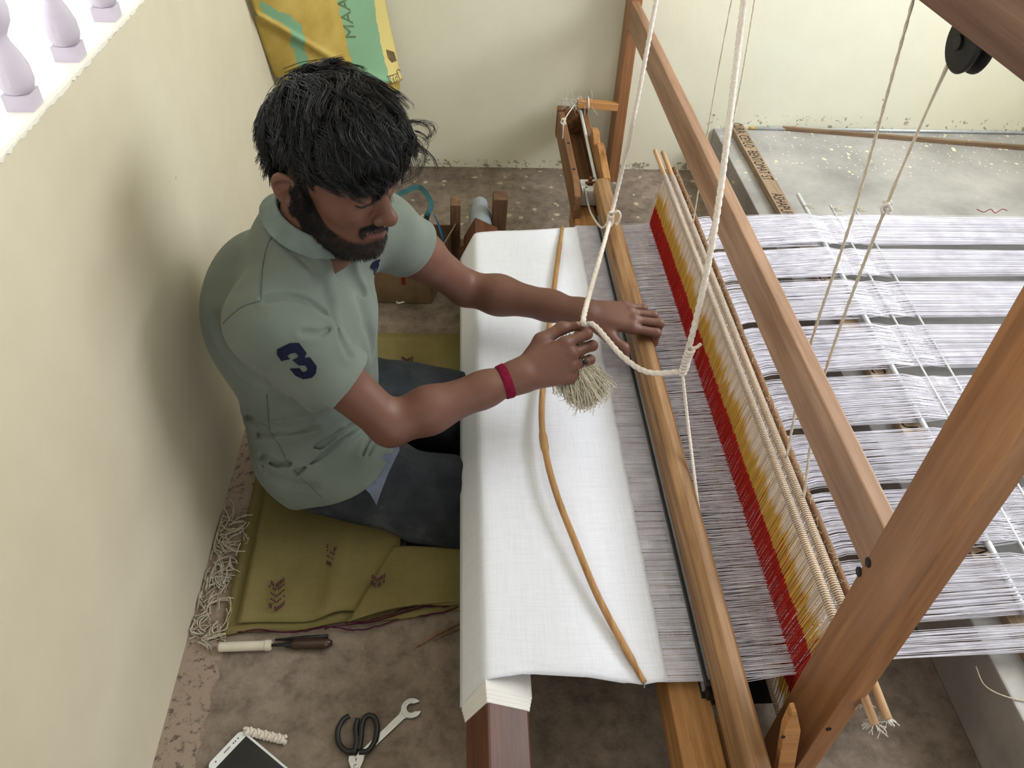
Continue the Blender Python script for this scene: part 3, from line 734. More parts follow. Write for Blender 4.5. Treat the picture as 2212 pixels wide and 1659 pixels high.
def surface_nets(f, lo, hi, h, B=6):
    lo = A(*lo); n = (np.ceil((A(*hi) - lo) / (h * B)).astype(int)) * B + 1
    ax = [lo[i] + h * np.arange(n[i]) for i in range(3)]
    nb = (n - 1) // B
    cen = [lo[i] + h * B * (np.arange(nb[i]) + .5) for i in range(3)]
    G = np.stack(np.meshgrid(*cen, indexing='ij'), -1).reshape(-1, 3)
    dc = f(G).reshape(nb)
    act = np.abs(dc) < h * B * 1.35
    m = np.zeros(n, bool)
    val = np.where(np.repeat(np.repeat(np.repeat(dc, B, 0), B, 1), B, 2) < 0, -1e3, 1e3)
    V = np.full(n, 1e3); V[:-1, :-1, :-1] = val
    V[-1] = 1e3; V[:, -1] = 1e3; V[:, :, -1] = 1e3
    ra = np.repeat(np.repeat(np.repeat(act, B, 0), B, 1), B, 2)
    for di in (0, 1):
        for dj in (0, 1):
            for dk in (0, 1):
                m[di:n[0]-1+di, dj:n[1]-1+dj, dk:n[2]-1+dk] |= ra
    idx = np.argwhere(m)
    P = lo + idx * h
    out = np.empty(len(P))
    for s in range(0, len(P), 400000): out[s:s+400000] = f(P[s:s+400000])
    V[m] = out
    S = V < 0
    c = np.zeros(n - 1, np.int8)
    for di in (0, 1):
        for dj in (0, 1):
            for dk in (0, 1): c += S[di:n[0]-1+di, dj:n[1]-1+dj, dk:n[2]-1+dk]
    cell = (c > 0) & (c < 8)
    ci = np.argwhere(cell); vid = np.full(n - 1, -1, np.int64); vid[cell] = np.arange(len(ci))
    acc = np.zeros((len(ci), 3)); cnt = np.zeros(len(ci))
    corners = [(i, j, k) for i in (0, 1) for j in (0, 1) for k in (0, 1)]
    for a in corners:
        for axn in range(3):
            if a[axn]: continue
            b = list(a); b[axn] = 1
            va = V[ci[:, 0] + a[0], ci[:, 1] + a[1], ci[:, 2] + a[2]]; vb = V[ci[:, 0] + b[0], ci[:, 1] + b[1], ci[:, 2] + b[2]]
            x = (va < 0) != (vb < 0)
            t = np.where(x, va / np.where(x, va - vb, 1), 0)
            q = np.repeat(A(*a)[None], len(ci), 0); q[:, axn] = t
            acc[x] += q[x]; cnt[x] += 1
    verts = lo + h * (ci + acc / cnt[:, None])
    quads = []
    for axn in range(3):
        sl0 = [slice(None)] * 3; sl1 = [slice(None)] * 3
        sl0[axn] = slice(0, -1); sl1[axn] = slice(1, None)
        x = S[tuple(sl0)] != S[tuple(sl1)]
        e = np.argwhere(x); o1, o2 = [q for q in range(3) if q != axn]
        ok = (e[:, o1] > 0) & (e[:, o2] > 0) & (e[:, o1] < n[o1] - 1) & (e[:, o2] < n[o2] - 1); e = e[ok]
        def g(a, b):
            q = e.copy(); q[:, o1] -= a; q[:, o2] -= b; return vid[q[:, 0], q[:, 1], q[:, 2]]
        Q = np.stack([g(1, 1), g(0, 1), g(0, 0), g(1, 0)], 1)
        flip = S[e[:, 0], e[:, 1], e[:, 2]]
        if axn == 1: flip = ~flip
        Q[~flip] = Q[~flip][:, ::-1]
        quads.append(Q)
    quads = np.concatenate(quads)
    quads = quads[(quads >= 0).all(1)]
    return verts, quads
def np_mesh(name, verts, quads, m, parent=None, smooth=True):
    me = bpy.data.meshes.new(name)
    me.vertices.add(len(verts)); me.vertices.foreach_set('co', np.asarray(verts, np.float32).ravel())
    k = quads.shape[1]
    me.loops.add(quads.size); me.loops.foreach_set('vertex_index', quads.astype(np.int32).ravel())
    me.polygons.add(len(quads)); me.polygons.foreach_set('loop_start', np.arange(0, quads.size, k, dtype=np.int32))
    me.polygons.foreach_set('use_smooth', np.full(len(quads), smooth))
    me.update(calc_edges=True); me.validate()
    return link(name, me, m, parent)
def strands_mesh(P, w):
    """P: (n, m, 3) strand points, w: (m,) half widths -> triangular tubes"""
    n, m, _ = P.shape
    T = np.gradient(P, axis=1); T /= np.linalg.norm(T, axis=2, keepdims=True) + 1e-9
    ref = rng.normal(size=(n, 1, 3)); U = np.cross(T, np.broadcast_to(ref, T.shape)); U /= np.linalg.norm(U, axis=2, keepdims=True) + 1e-9
    W = np.cross(T, U)
    ww = (w if np.ndim(w) == 2 else np.broadcast_to(w, (n, m)))[..., None]
    rings = [P + ww * (math.cos(a) * U + math.sin(a) * W) for a in (0, 2.094, 4.189)]
    V = np.stack(rings, 2).reshape(-1, 3)
    base = (np.arange(n)[:, None] * m + np.arange(m - 1)[None]).reshape(-1) * 3
    Q = []
    for k in range(3):
        k2 = (k + 1) % 3
        Q.append(np.stack([base + k, base + k2, base + 3 + k2, base + 3 + k], 1))
    return V, np.concatenate(Q)

# ---- pose
HS = 1.06
HC = A(-.210, 1.198, .7635)
HR = rot_z(math.radians(-34.8)) @ rot_y(math.radians(12.8)) @ rot_x(math.radians(5.1))
def hw(*l): return HC + HR @ A(*l) * HS
SH_R, EL_R, WR_R = A(-.322, 1.078, .553), A(-.134, 1.056, .327), A(.112, 1.142, .372)
SH_L, EL_L, WR_L = A(-.165, 1.392, .548), A(.006, 1.494, .322), A(.272, 1.402, .322)
NECK = A(-.268, 1.228, .640)
# hand frames: D along the hand, N out of its back, T towards the thumb
def frame_of(D, N, left):
    D = nrm(D); N = A(*N); N = nrm(N - D * (D @ N)); T = np.cross(N, D) * (-1 if left else 1)
    return D, N, T
FR_R = frame_of((.93, .27, .16), (-.15, -.80, .58), False)
FR_L = frame_of((1, .0, -.10), (-.05, -.22, .97), True)
def hand_parts(W, F, fingers, thumb):
    D, N, T = F
    g = lambda d, t, n: W + (D * d + T * t + N * n) * 1.1
    prims = []; tips = {}
    for nm, (md, mt, mn), ln, ang, spread, rad in fingers:
        a = g(md, mt, mn); prims.append((W + D * .012 + T * mt * .55, a, .0150, .0118, 'palm'))
        for i, (l, an) in enumerate(zip(ln, ang)):
            dirn = D * math.cos(math.radians(an)) - N * math.sin(math.radians(an)) + T * spread
            b = a + nrm(dirn) * l * 1.1
            prims.append((a, b, rad * (1 - .07 * i), rad * (.94 - .08 * i), nm)); a = b
        tips[nm] = (a, nrm(dirn), b)
    pts = [g(*q) for q in thumb]
    rr = (.0175, .0145, .0115, .0085)
    for i in range(3): prims.append((pts[i], pts[i+1], rr[i], rr[i+1], 'thumb'))
    tips['thumb'] = (pts[3], nrm(pts[3] - pts[2]), pts[2])
    return prims, tips
FING_R = [('index', (.090, .030, .002), (.047, .028, .021), (10, 82, 120), .05, .0106),
          ('middle', (.094, .009, .004), (.050, .031, .021), (20, 106, 165), .02, .0108),
          ('ring', (.089, -.012, .002), (.047, .029, .021), (27, 118, 180), -.03, .0102),
          ('pinky', (.081, -.031, -.003), (.038, .023, .018), (34, 126, 190), -.08, .0092)]
THUMB_R = [(.022, .020, -.012), (.055, .046, -.014), (.098, .056, -.020), (.132, .050, -.024)]
FING_L = [('index', (.092, .029, .0), (.052, .029, .021), (4, 84, 108), .07, .0105),
          ('middle', (.096, .009, .002), (.056, .031, .022), (2, 86, 108), .02, .0108),
          ('ring', (.091, -.011, .0), (.053, .030, .021), (4, 86, 110), -.04, .0102),
          ('pinky', (.083, -.030, -.004), (.044, .024, .018), (8, 80, 108), -.11, .0092)]
THUMB_L = [(.022, .020, -.010), (.050, .042, -.016), (.078, .062, -.024), (.086, .078, -.040)]
PR_R, TIP_R = hand_parts(WR_R, FR_R, FING_R, THUMB_R)
PR_L, TIP_L = hand_parts(WR_L, FR_L, FING_L, THUMB_L)
def sdf_hand(p, W, F, prims):
    D, N, T = F
    palm = None; out = None
    for a, b, r1, r2, nm in prims:
        if nm == 'palm':
            d = d_cone(p, a, b, r1, r2); palm = d if palm is None else smin(palm, d, .022)
    cur = {}
    for a, b, r1, r2, nm in prims:
        if nm == 'palm': continue
        d = d_cone(p, a, b, r1, r2)
        cur[nm] = d if nm not in cur else smin(cur[nm], d, .006 if nm != 'thumb' else .010)
    d = palm
    fg = None
    for nm in cur:
        if nm == 'thumb': continue
        fg = cur[nm] if fg is None else smin(fg, cur[nm], .0022)
    d = smin(d, fg, .010)
    # knuckles
    for a, b, r1, r2, nm in prims:
        if nm == 'palm': d = smin(d, np.linalg.norm(p - (b + N * .0035), axis=1) - .0092, .008)
    return smin(d, cur['thumb'], .012)
def sdf_arm(p, S, E, W, F, prims):
    D, N, T = F
    dE = nrm(W - E)
    d = d_cone(p, S, S + (E - S) * .45, .050, .047)
    d = smin(d, d_cone(p, S + (E - S) * .40, E, .047, .038), .03)
    mid = E + (W - E) * .28
    d = smin(d, d_cone(p, E, mid, .037, .041), .025)
    d = smin(d, d_cone(p, mid, E + (W - E) * .72, .041, .033), .03)
    d = smin(d, d_cone(p, E + (W - E) * .70, W - dE * .006, .0325, .0265), .02)
    # flatten the wrist into the hand
    d = smin(d, d_cone(p, W - T * .008 - dE * .012, W + T * .008 - dE * .012, .0235, .0235), .02)
    return smin(d, sdf_hand(p, W, F, prims), .016)
def sdf_head(P):
    p = (P - HC) @ HR / HS
    q = p.copy(); q[:, 1] = np.abs(q[:, 1])                 # mirror
    d = d_ell(p, (-.004, 0, .044), (.091, .072, .084))
    d = smin(d, d_ell(p, (.042, 0, .045), (.050, .060, .052)), .03)
    d = smin(d, d_ell(p, (.040, 0, -.025), (.052, .055, .068)), .03)
    d = smin(d, d_ell(p, (.038, 0, -.070), (.052, .050, .042)), .03)
    d = smin(d, d_cone(q, (.002, .056, -.045), (.062, .024, -.098), .014, .017), .03)          # jaw line
    d = smin(d, np.linalg.norm(p - A(.078, 0, -.100), axis=1) - .019, .025)                    # chin
    d = smin(d, np.linalg.norm(q - A(.060, .041, -.006), axis=1) - .020, .03)                  # cheekbone
    d = smin(d, d_cone(q, (.086, .010, .036), (.078, .042, .038), .010, .009), .018)           # brow
    d = smax(d, -(np.linalg.norm(q - A(.104, .033, .016), axis=1) - .0185), .014)              # eye socket
    d = smin(d, np.linalg.norm(q - A(.0745, .0325, .0165), axis=1) - .0142, .004)              # lids over the eye
    d = smin(d, d_cone(q, (.0885, .021, .0105), (.083, .044, .0105), .0022, .0018), .006)      # lower lid
    d = smin(d, d_cone(p, (.088, 0, .030), (.111, 0, -.016), .0080, .0105), .016)              # nose
    d = smin(d, np.linalg.norm(p - A(.1145, 0, -.0195), axis=1) - .0110, .010)
    d = smin(d, np.linalg.norm(q - A(.1025, .0135, -.0235), axis=1) - .0078, .009)
    d = smax(d, -(np.linalg.norm(q - A(.1075, .0072, -.0325), axis=1) - .0036), .004)          # nostril
    d = smin(d, d_cone(q, (.1015, .0, -.0465), (.086, .028, -.0530), .0062, .0035), .008)      # upper lip
    d = smin(d, d_cone(q, (.0995, .0, -.0610), (.087, .025, -.0560), .0075, .0035), .008)      # lower lip
    d = smax(d, -d_cone(q, (.1085, .0, -.0535), (.089, .032, -.0545), .0024, .0018), .003)     # mouth line
    Re = rot_z(math.radians(-30)) @ rot_y(math.radians(-24))
    e = d_ell(q, (-.012, .0800, .002), (.0220, .0080, .0365), Re)
    e = smin(e, d_ell(q, (.000, .0745, -.027), (.0105, .007, .012), Re), .008)
    e = smax(e, -d_ell(q, (-.0065, .0870, -.002), (.0105, .0085, .0175), Re), .003)
    e = smax(e, -d_ell(q, (-.0160, .0870, .016), (.0130, .0060, .0085), Re), .004)
    e = smin(e, d_cone(q, (.006, .0755, .004), (.008, .0745, -.012), .0042, .0045), .005)
    d = smin(d, e, .006)
    return d * HS
def sdf_neck(p):
    d = d_cone(p, hw(-.020, 0, -.045), NECK + A(0, 0, -.02), .057, .061)
    return smin(d, d_cone(p, hw(.045, 0, -.085), NECK + A(.045, -.01, -.035), .028, .034), .03)
YAW = rot_z(math.radians(-24)); YAW2 = rot_z(math.radians(-12))
def sdf_torso(p, o=0.0):
    d = d_ell(p, (-.318, 1.238, .135), (.118 + o, .172 + o, .120 + o), YAW2)
    d = smin(d, d_ell(p, (-.312, 1.235, .270), (.126 + o, .150 + o, .150 + o), YAW2), .06)
    d = smin(d, d_ell(p, (-.312, 1.230, .430), (.132 + o, .166 + o, .155 + o), YAW @ rot_y(.15)), .06)
    d = smin(d, d_ell(p, (-.375, 1.262, .470), (.085 + o, .130 + o, .120 + o), YAW), .06)
    d = smin(d, d_cone(p, SH_R + A(0, .012, -.01), NECK + A(-.018, .004, -.028), .052 + o, .058 + o), .05)
    d = smin(d, d_cone(p, SH_L + A(0, -.012, -.01), NECK + A(-.018, .004, -.028), .052 + o, .058 + o), .05)
    return d
LEGS = [[A(-.265, 1.135, .118), A(-.03, 1.088, .052), A(.165, 1.065, -.02), A(.265, 1.065, -.43)],
        [A(-.215, 1.345, .118), A(-.01, 1.362, .058), A(.180, 1.375, -.02), A(.270, 1.375, -.43)]]
def sdf_legs(p, o=0.0):
    d = None
    for h_, m_, k_, a_ in LEGS:
        e = d_cone(p, h_, m_, .092 + o, .082 + o)
        e = smin(e, d_cone(p, m_, k_, .082 + o, .060 + o), .04)
        e = smin(e, d_cone(p, k_, a_, .058 + o, .040 + o * 1.6), .03)
        d = e if d is None else smin(d, e, .02)
    return d
def sdf_feet(p):
    d = None
    for L_ in LEGS:
        a = L_[3]; e = smin(d_cone(p, a, a + A(.0, 0, -.05), .036, .034), d_cone(p, a + A(-.02, 0, -.075), a + A(.15, 0, -.088), .034, .022), .04)
        d = e if d is None else np.minimum(d, e)
    return d
def sdf_body(p):
    d = smin(sdf_torso(p, -.020), sdf_neck(p), .04)
    d = smin(d, sdf_head(p), .02)
    d = smin(d, sdf_arm(p, SH_R, EL_R, WR_R, FR_R, PR_R), .03)
    d = smin(d, sdf_arm(p, SH_L, EL_L, WR_L, FR_L, PR_L), .03)
    d = smin(d, smin(sdf_legs(p, -.012), sdf_feet(p), .02), .04)
    return d
def bbox_of(prims, pad):
    q = np.array([x for a, b, *_ in prims for x in (a, b)]); return q.min(0) - pad, q.max(0) + pad
parts = []
hb_r = bbox_of(PR_R, .022); hb_l = bbox_of(PR_L, .022)
hd = (hw(0, 0, 0) - .17, hw(0, 0, 0) + .17); hd[0][2] = .685; hd[1][2] = .97
head_lo = A(*hd[0]); head_hi = A(*hd[1])
fine = [(hb_r[0], hb_r[1], .0017), (hb_l[0], hb_l[1], .0017), (head_lo, head_hi, .0022)]
V, Q = surface_nets(sdf_body, (-.50, .93, -.54), (.46, 1.60, .72), .0045)
cen = V[Q].mean(1); keep = np.ones(len(Q), bool)
for lo_, hi_, h_ in fine: keep &= ~((cen > lo_ + .006) & (cen < hi_ - .006)).all(1)
Q = Q[keep]; allV = [V]; allQ = [Q]; off = len(V)
for lo_, hi_, h_ in fine:
    V, Q = surface_nets(sdf_body, lo_, hi_, h_)
    cen = V[Q].mean(1); Q = Q[((cen > lo_ + h_ * 1.5) & (cen < hi_ - h_ * 1.5)).all(1)]
    allV.append(V); allQ.append(Q + off); off += len(V)
BV, BQ = np.concatenate(allV), np.concatenate(allQ)
used = np.unique(BQ); mp_ = np.full(len(BV), -1); mp_[used] = np.arange(len(used)); BV = BV[used]; BQ = mp_[BQ]

# ---- where hair grows on the face (head coordinates)
def beard_mask(l):
    x, y, z = l[:, 0], np.abs(l[:, 1]), l[:, 2]
    line = np.interp(x, [-.012, .008, .022, .045, .062, .080, .10], [.030, .012, -.016, -.040, -.050, -.062, -.068])
    m = np.clip((line - z) / .010, 0, 1) * np.clip((x + .012) / .008, 0, 1)
    m *= np.clip((z + .150) / .02, 0, 1)
    m *= np.where(z < -.112, np.clip((x - .0 + (z + .112) * 1.0) / .02, 0, 1), 1)
    mo = np.clip((.0370 - y) / .006, 0, 1) * np.clip((-.0335 - z) / .004, 0, 1) * np.clip((z + .060) / .006, 0, 1) * (x > .070)
    m = np.maximum(m, mo)
    lips = np.exp(-((z + .0535) / .0085) ** 2) * np.clip((.029 - y) / .006, 0, 1) * (x > .080)
    lips = np.where(z > -.046, 0, lips)
    sb = np.clip((.040 - np.abs(x - .006) * 4) / .015, 0, 1) * (z > -.02) * (z < .05) * (y > .055) * np.clip((x - (-.006)) / .006, 0, 1)
    return np.maximum(m, sb) * (1 - np.clip(lips * 1.6, 0, 1)), np.clip(lips, 0, 1)
loc = (BV - HC) @ HR / HS
bm_, lp_ = beard_mask(loc)
inhead = (np.linalg.norm(loc - A(.02, 0, -.02), axis=1) < .17)
bm_ *= inhead; lp_ *= inhead
skin = np.array(srgb(110, 75, 62)[:3]); lipc = np.array(srgb(112, 72, 67)[:3]); brd = np.array(srgb(30, 24, 22)[:3]); palm = np.array(srgb(150, 104, 86)[:3])
colr = np.repeat(skin[None], len(BV), 0)
colr = colr * (1 - lp_[:, None]) + lipc * lp_[:, None]
colr = colr * (1 - .93 * bm_[:, None]) + brd * .93 * bm_[:, None]
brow = np.exp(-((loc[:, 2] - .042) / .006) ** 2) * np.clip((np.abs(loc[:, 1]) - .008) / .006, 0, 1) * (np.abs(loc[:, 1]) < .052) * (loc[:, 0] > .05) * inhead
colr = colr * (1 - .85 * brow[:, None]) + brd * .85 * brow[:, None]
lash = np.exp(-((loc[:, 2] - .0105) / .0022) ** 2) * (np.abs(np.abs(loc[:, 1]) - .0325) < .0135) * (loc[:, 0] > .07) * inhead

for F, W in ((FR_R, WR_R), (FR_L, WR_L)):
    D, N, T = F; r = BV - W
    inside = (np.abs(r @ T) < .07) & (r @ D > .02) & (r @ D < .2) & (np.abs(r @ N) < .08)
    w = np.clip((-(r @ N) - .010) / .02, 0, 1) * inside * .55
    colr = colr * (1 - w[:, None]) + palm * w[:, None]

t = NT('brown_skin'); a = t.n.new('ShaderNodeAttribute'); a.attribute_name = 'tone'
n1 = t.noise(t.mapping(), 26, 4); n2 = t.noise(t.mapping(), 420, 3)
c = t.mix(.35, a.outputs['Color'], t.ramp(n1, [(.3, (.78, .74, .72, 1)), (.7, (1.08, 1.06, 1.05, 1))]), 'MULTIPLY')
t.bump(t.math('ADD', n2, t.math('MULTIPLY', n1, .6)), .12, .0012)
M['skin'] = t.out(c, .48, .35)
t.b.inputs['Subsurface Weight'].default_value = .06; t.b.inputs['Subsurface Radius'].default_value = (.008, .004, .002); t.b.inputs['Subsurface Scale'].default_value = .4
person = empty('person', (-.30, 1.24, .03), 'seated man in sage green polo shirt and dark jeans pulling a cord', 'person')
body = np_mesh('body', BV, BQ, M['skin'], person)
ca = body.data.color_attributes.new('tone', 'FLOAT_COLOR', 'POINT')
ca.data.foreach_set('color', np.concatenate([colr, np.ones((len(colr), 1))], 1).astype(np.float32).ravel())

# ---- helpers that lay things on a distance field
def grad(f, p, e=.0015):
    p = np.atleast_2d(p); g = np.stack([f(p + A(*(e if i == k else 0 for k in range(3)))) - f(p - A(*(e if i == k else 0 for k in range(3)))) for i in range(3)], 1)
    return g / (np.linalg.norm(g, axis=1, keepdims=True) + 1e-9)
def onto(f, p, off=0.0, it=6):
    p = np.atleast_2d(np.array(p, float)).copy()
    for _ in range(it): p -= grad(f, p) * (f(p) - off)[:, None] * .9
    return p
def march_many(f, pix, t0=.5, it=90):
    """first hits of the rays through photo pixels with the field"""
    d = np.array([nrm(ray(u, v)) for u, v in pix]); t_ = np.full(len(d), t0); live = np.ones(len(d), bool); o = A(0, 0, CAM_H)
    for _ in range(it):
        ix = np.where(live)[0]
        if not len(ix): break
        s = f(o + d[ix] * t_[ix, None]); t_[ix] += np.maximum(s * .7, 2e-4); live[ix] = (s > 2e-4) & (t_[ix] < 3.5)
    return o + d * t_[:, None]
def march(f, u, v): return march_many(f, [(u, v)])[0]

# ---- eyelash lines of the lowered lids
for sg in (-1, 1):
    q = np.array([HC + HR @ A(.092 - .35 * abs(abs(y_) - .026), sg * y_, .0080 + .36 * (y_ - .031) + .0030 * ((y_ - .031) / .015) ** 2) * HS for y_ in np.linspace(.0175, .0465, 16)])
    q = onto(sdf_body, q, .0003); mb = MB(); mb.tube(q, list(.0005 + .0015 * np.sin(np.linspace(.15, 3.0, 16))), 6)
    mb.build('eyelashes', plain('dark_lashes', srgb(24, 18, 17), .6), body, smooth=True)

# ---- polo shirt
SL_R, SL_L = .55, .35
def sleeve(p, S, E, f, r1, r2):
    e = S + (E - S) * f; ax_ = nrm(E - S)
    d = d_cone(p, S, S + (E - S) * (f + .12), r1, r2)
    d = smax(d, (p - e) @ ax_, .004)
    hole = d_cone(p, S + (E - S) * (f - .12), S + (E - S) * (f + .04), r2 - .018, r2 - .0055)
    return d, hole
NAX = nrm(hw(-.02, 0, -.06) - NECK)
FOLDS = []; FOLDS_RAW = []; VB = VT = None
def shirt_raw(p):
    d = sdf_torso(p, .010)
    for L_, fr_ in zip(LEGS, (.50, .0)): d = smin(d, d_cone(p, L_[0] + A(-.02, 0, .0), L_[0] + (L_[1] - L_[0]) * fr_, .108 if fr_ else .085, .104 if fr_ else .085), .03)
    a, ha = sleeve(p, SH_R + A(-.003, -.004, .0), EL_R, SL_R, .066, .072)
    b, hb = sleeve(p, SH_L, EL_L, SL_L, .064, .068)
    d = smin(d, a, .045); d = smin(d, b, .045)
    d = np.maximum(d, -ha); d = np.maximum(d, -hb)
    hem = (p - A(-.39, 1.11, .062)) @ nrm(A(-.44, .05, .90))  # the shirt ends above the seat
    d = smax(d, -hem, .005)
    return d
def shirt_sdf(p):
    d = shirt_raw(p); dsp = 0
    for P_, w, dep in FOLDS:
        e = None
        for i in range(len(P_) - 1):
            q = d_cone(p, P_[i], P_[i+1], 0, 0); e = q if e is None else np.minimum(e, q)
        dsp = dsp + dep * np.exp(-(e / w) ** 2) - .32 * dep * np.exp(-((e - 2.3 * w) / (1.5 * w)) ** 2)
    d = d + np.clip(dsp * 1.5, -.008, .0095)
    x, y, z = p[:, 0], p[:, 1], p[:, 2]
    d = d + .0022 * np.sin(23 * z + 16 * y + 3 * np.sin(19 * x)) * np.clip((.40 - z) / .2, 0, 1) + .0012 * np.sin(41 * (y + x) - 30 * z)
    # collar opening and the open placket
    ncut = d_cone(p, NECK + A(0, 0, -.01), NECK + NAX * .16, .064, .070)
    pl = d_cone(p, VT, VB, .034, .012)
    return smax(d, -smin(ncut, pl, .02), .006)
VB = march(shirt_raw, 785, 628); VT = march(shirt_raw, 748, 562)                 # lower and upper end of the open placket
for pix, w, dep in (
        ([(575, 648), (620, 640), (665, 652), (705, 682), (718, 700)], .0055, .007),       # sleeve seam to the armpit
        ([(716, 708), (690, 722), (655, 718)], .0050, .0045),
        ([(598, 505), (640, 545), (690, 600), (712, 655), (722, 700)], .009, .006),         # from the collar to the armpit
        ([(724, 712), (740, 740), (752, 765)], .006, .006),
        ([(572, 1003), (622, 1000), (680, 975), (725, 940), (762, 915)], .0045, .0075),      # creases at the waist
        ([(640, 1020), (690, 985), (740, 945), (795, 905)], .0050, .0065), ([(640, 985), (690, 958), (735, 930)], .0045, .005),
        ([(520, 930), (560, 937), (610, 935), (680, 925)], .0055, .005), ([(600, 912), (650, 905), (700, 888)], .008, .004),
        ([(783, 985), (790, 962), (800, 945)], .0045, .005), ([(795, 985), (803, 965), (815, 950)], .0045, .004),
        ([(500, 860), (540, 900), (575, 925)], .007, .005), ([(470, 690), (490, 760), (530, 805), (575, 825)], .010, .005),
        ([(530, 960), (570, 985), (600, 1000)], .006, .005), ([(580, 1020), (620, 1045), (680, 1050)], .007, .004),
        ([(775, 640), (790, 700), (805, 760)], .012, .004)):
    FOLDS_RAW.append((pix, w, dep))
allp = march_many(shirt_raw, [q for pix, w, dep in FOLDS_RAW for q in pix]); i0 = 0
for pix, w, dep in FOLDS_RAW: FOLDS.append((allp[i0:i0 + len(pix)], w, dep)); i0 += len(pix)
V, Q = surface_nets(shirt_sdf, (-.535, .93, .02), (.04, 1.60, .70), .0031)
t = NT('sage_pique_cotton'); v = t.mapping()
wv = t.voronoi(t.mapping((1, 1, 1)), 620); n1 = t.noise(v, 9, 4)
c = t.ramp(n1, [(.3, srgb(101, 110, 102)), (.7, srgb(115, 124, 116))])
c = t.mix(.25, c, t.ramp(wv, [(.1, (.82, .82, .82, 1)), (.6, WHT)]), 'MULTIPLY')
t.bump(wv, .18, .001); M['shirt'] = t.out(c, .85, .12, **{'Sheen Weight': .15})
shirt = np_mesh('polo_shirt', V, Q, M['shirt'], person); tag(shirt, 'sage green polo shirt with a navy number 3 on the sleeve')
# ribbed collar band
def collar_sdf(p):
    c0 = NECK + A(-.004, .0, .0) + NAX * .024; q = p - c0; h_ = q @ NAX; rad = np.linalg.norm(q - h_[:, None] * NAX, axis=1)
    R_ = .0690 - .30 * (h_ - .0) + .010 * np.clip(-h_ / .02, 0, 1)
    d = np.abs(rad - R_) - .0028
    d = smax(d, np.abs(h_ - .000) - .017, .004)
    fwd = nrm(A(math.cos(math.radians(-26)), math.sin(math.radians(-26)), 0) - NAX * (NAX @ A(math.cos(math.radians(-26)), math.sin(math.radians(-26)), 0)))
    sidev = np.cross(NAX, fwd)
    gap = np.maximum(np.abs(q @ sidev) - (.016 + .9 * np.clip(h_ + .020, 0, 1)), -(q @ fwd))
    return smax(d, -gap, .004)
V, Q = surface_nets(collar_sdf, NECK - .13, NECK + .13, .0022)
t = NT('collar_rib_knit'); v = t.mapping(); wv = t.noise(t.mapping((60, 60, 900)), 1, 2)
t.bump(wv, .35, .001); M['collar'] = t.out(t.ramp(t.noise(v, 30, 3), [(.3, srgb(110, 123, 118)), (.7, srgb(125, 138, 133))]), .85, .12)
tag(np_mesh('collar', V, Q, M['collar'], shirt), 'ribbed collar band')
# seams stitched along the shirt
def seam(pix, r, nm='seam', f=shirt_sdf, par=shirt, m='seam', off=.0004):
    px_ = spline([(u, v, 0) for u, v in pix], 50); P_ = march_many(f, [(q[0], q[1]) for q in px_]); P_ = np.array([P_[max(0, i - 2):i + 3].mean(0) for i in range(50)]); P_ = onto(f, P_, off, 3)
    mb = MB(); mb.tube(P_, r, 5); return mb.build(nm, M[m], par, smooth=True)
M['seam'] = plain('dark_seam', srgb(84, 100, 96), .9, .05, 0, .15)  # seam lines a little darker than the shirt
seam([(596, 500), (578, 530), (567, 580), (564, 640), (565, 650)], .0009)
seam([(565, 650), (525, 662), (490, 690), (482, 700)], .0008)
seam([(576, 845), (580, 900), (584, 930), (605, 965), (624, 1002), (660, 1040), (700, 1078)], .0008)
# outline digit 3 on the sleeve
def patch(outline, to3d, m, nm, par, res=46, f=shirt_sdf, lift=.0016):
    """flat outline (0..1 box) laid as a thin felt patch on the cloth; to3d maps (s,t) to a start point"""
    from mathutils.geometry import delaunay_2d_cdt
    pts = []
    for i in range(len(outline)):
        a, b = A(*outline[i]), A(*outline[(i + 1) % len(outline)]); k = max(1, int(np.linalg.norm(b - a) / .06))
        pts += [a + (b - a) * q / k for q in range(k)]
    n = len(pts)
    grid = [(x, y) for x in np.linspace(.02, .98, 17) for y in np.linspace(.02, .98, 17)]
    cv, ce, cf, *_ = delaunay_2d_cdt([Vector(q) for q in pts] + [Vector(q) for q in grid], [(i, (i + 1) % n) for i in range(n)], [list(range(n))], 1, 1e-5)
    usedv = sorted({i for f_ in cf for i in f_}); rm = {i: k for k, i in enumerate(usedv)}
    P_ = onto(f, to3d(np.array([cv[i][0] for i in usedv]), np.array([cv[i][1] for i in usedv])), lift)
    me = bpy.data.meshes.new(nm); me.from_pydata([tuple(q) for q in P_], [], [[rm[i] for i in f_] for f_ in cf]); me.update()
    o = link(nm, me, m, par); sm = o.modifiers.new('felt', 'SOLIDIFY'); sm.thickness = .0012; sm.offset = 0
    return o
three_z = [(732, 1305), (833, 1258), (905, 1255), (966, 1335), (950, 1374), (992, 1369), (1046, 1440), (1040, 1495), (1008, 1530), (940, 1541), (880, 1515), (833, 1462),
           (910, 1456), (935, 1486), (962, 1484), (976, 1462), (955, 1432), (905, 1434), (855, 1393), (900, 1372), (896, 1346), (872, 1333), (832, 1342), (814, 1362), (836, 1383), (765, 1397), (732, 1345)]
three = [(400 + x * .27125, 400 + y * .27125) for x, y in three_z]
mn = np.min(three, 0); sc_ = (np.max(three, 0) - mn).max()
cache = {}
def st3(s, t_): return march_many(shirt_raw, np.stack([mn[0] + s * sc_, mn[1] + t_ * sc_], 1))
tag(patch([((x - mn[0]) / sc_, (y - mn[1]) / sc_) for x, y in three], st3, M['navy'], 'number_patch', shirt), 'navy felt number 3 on the right sleeve')
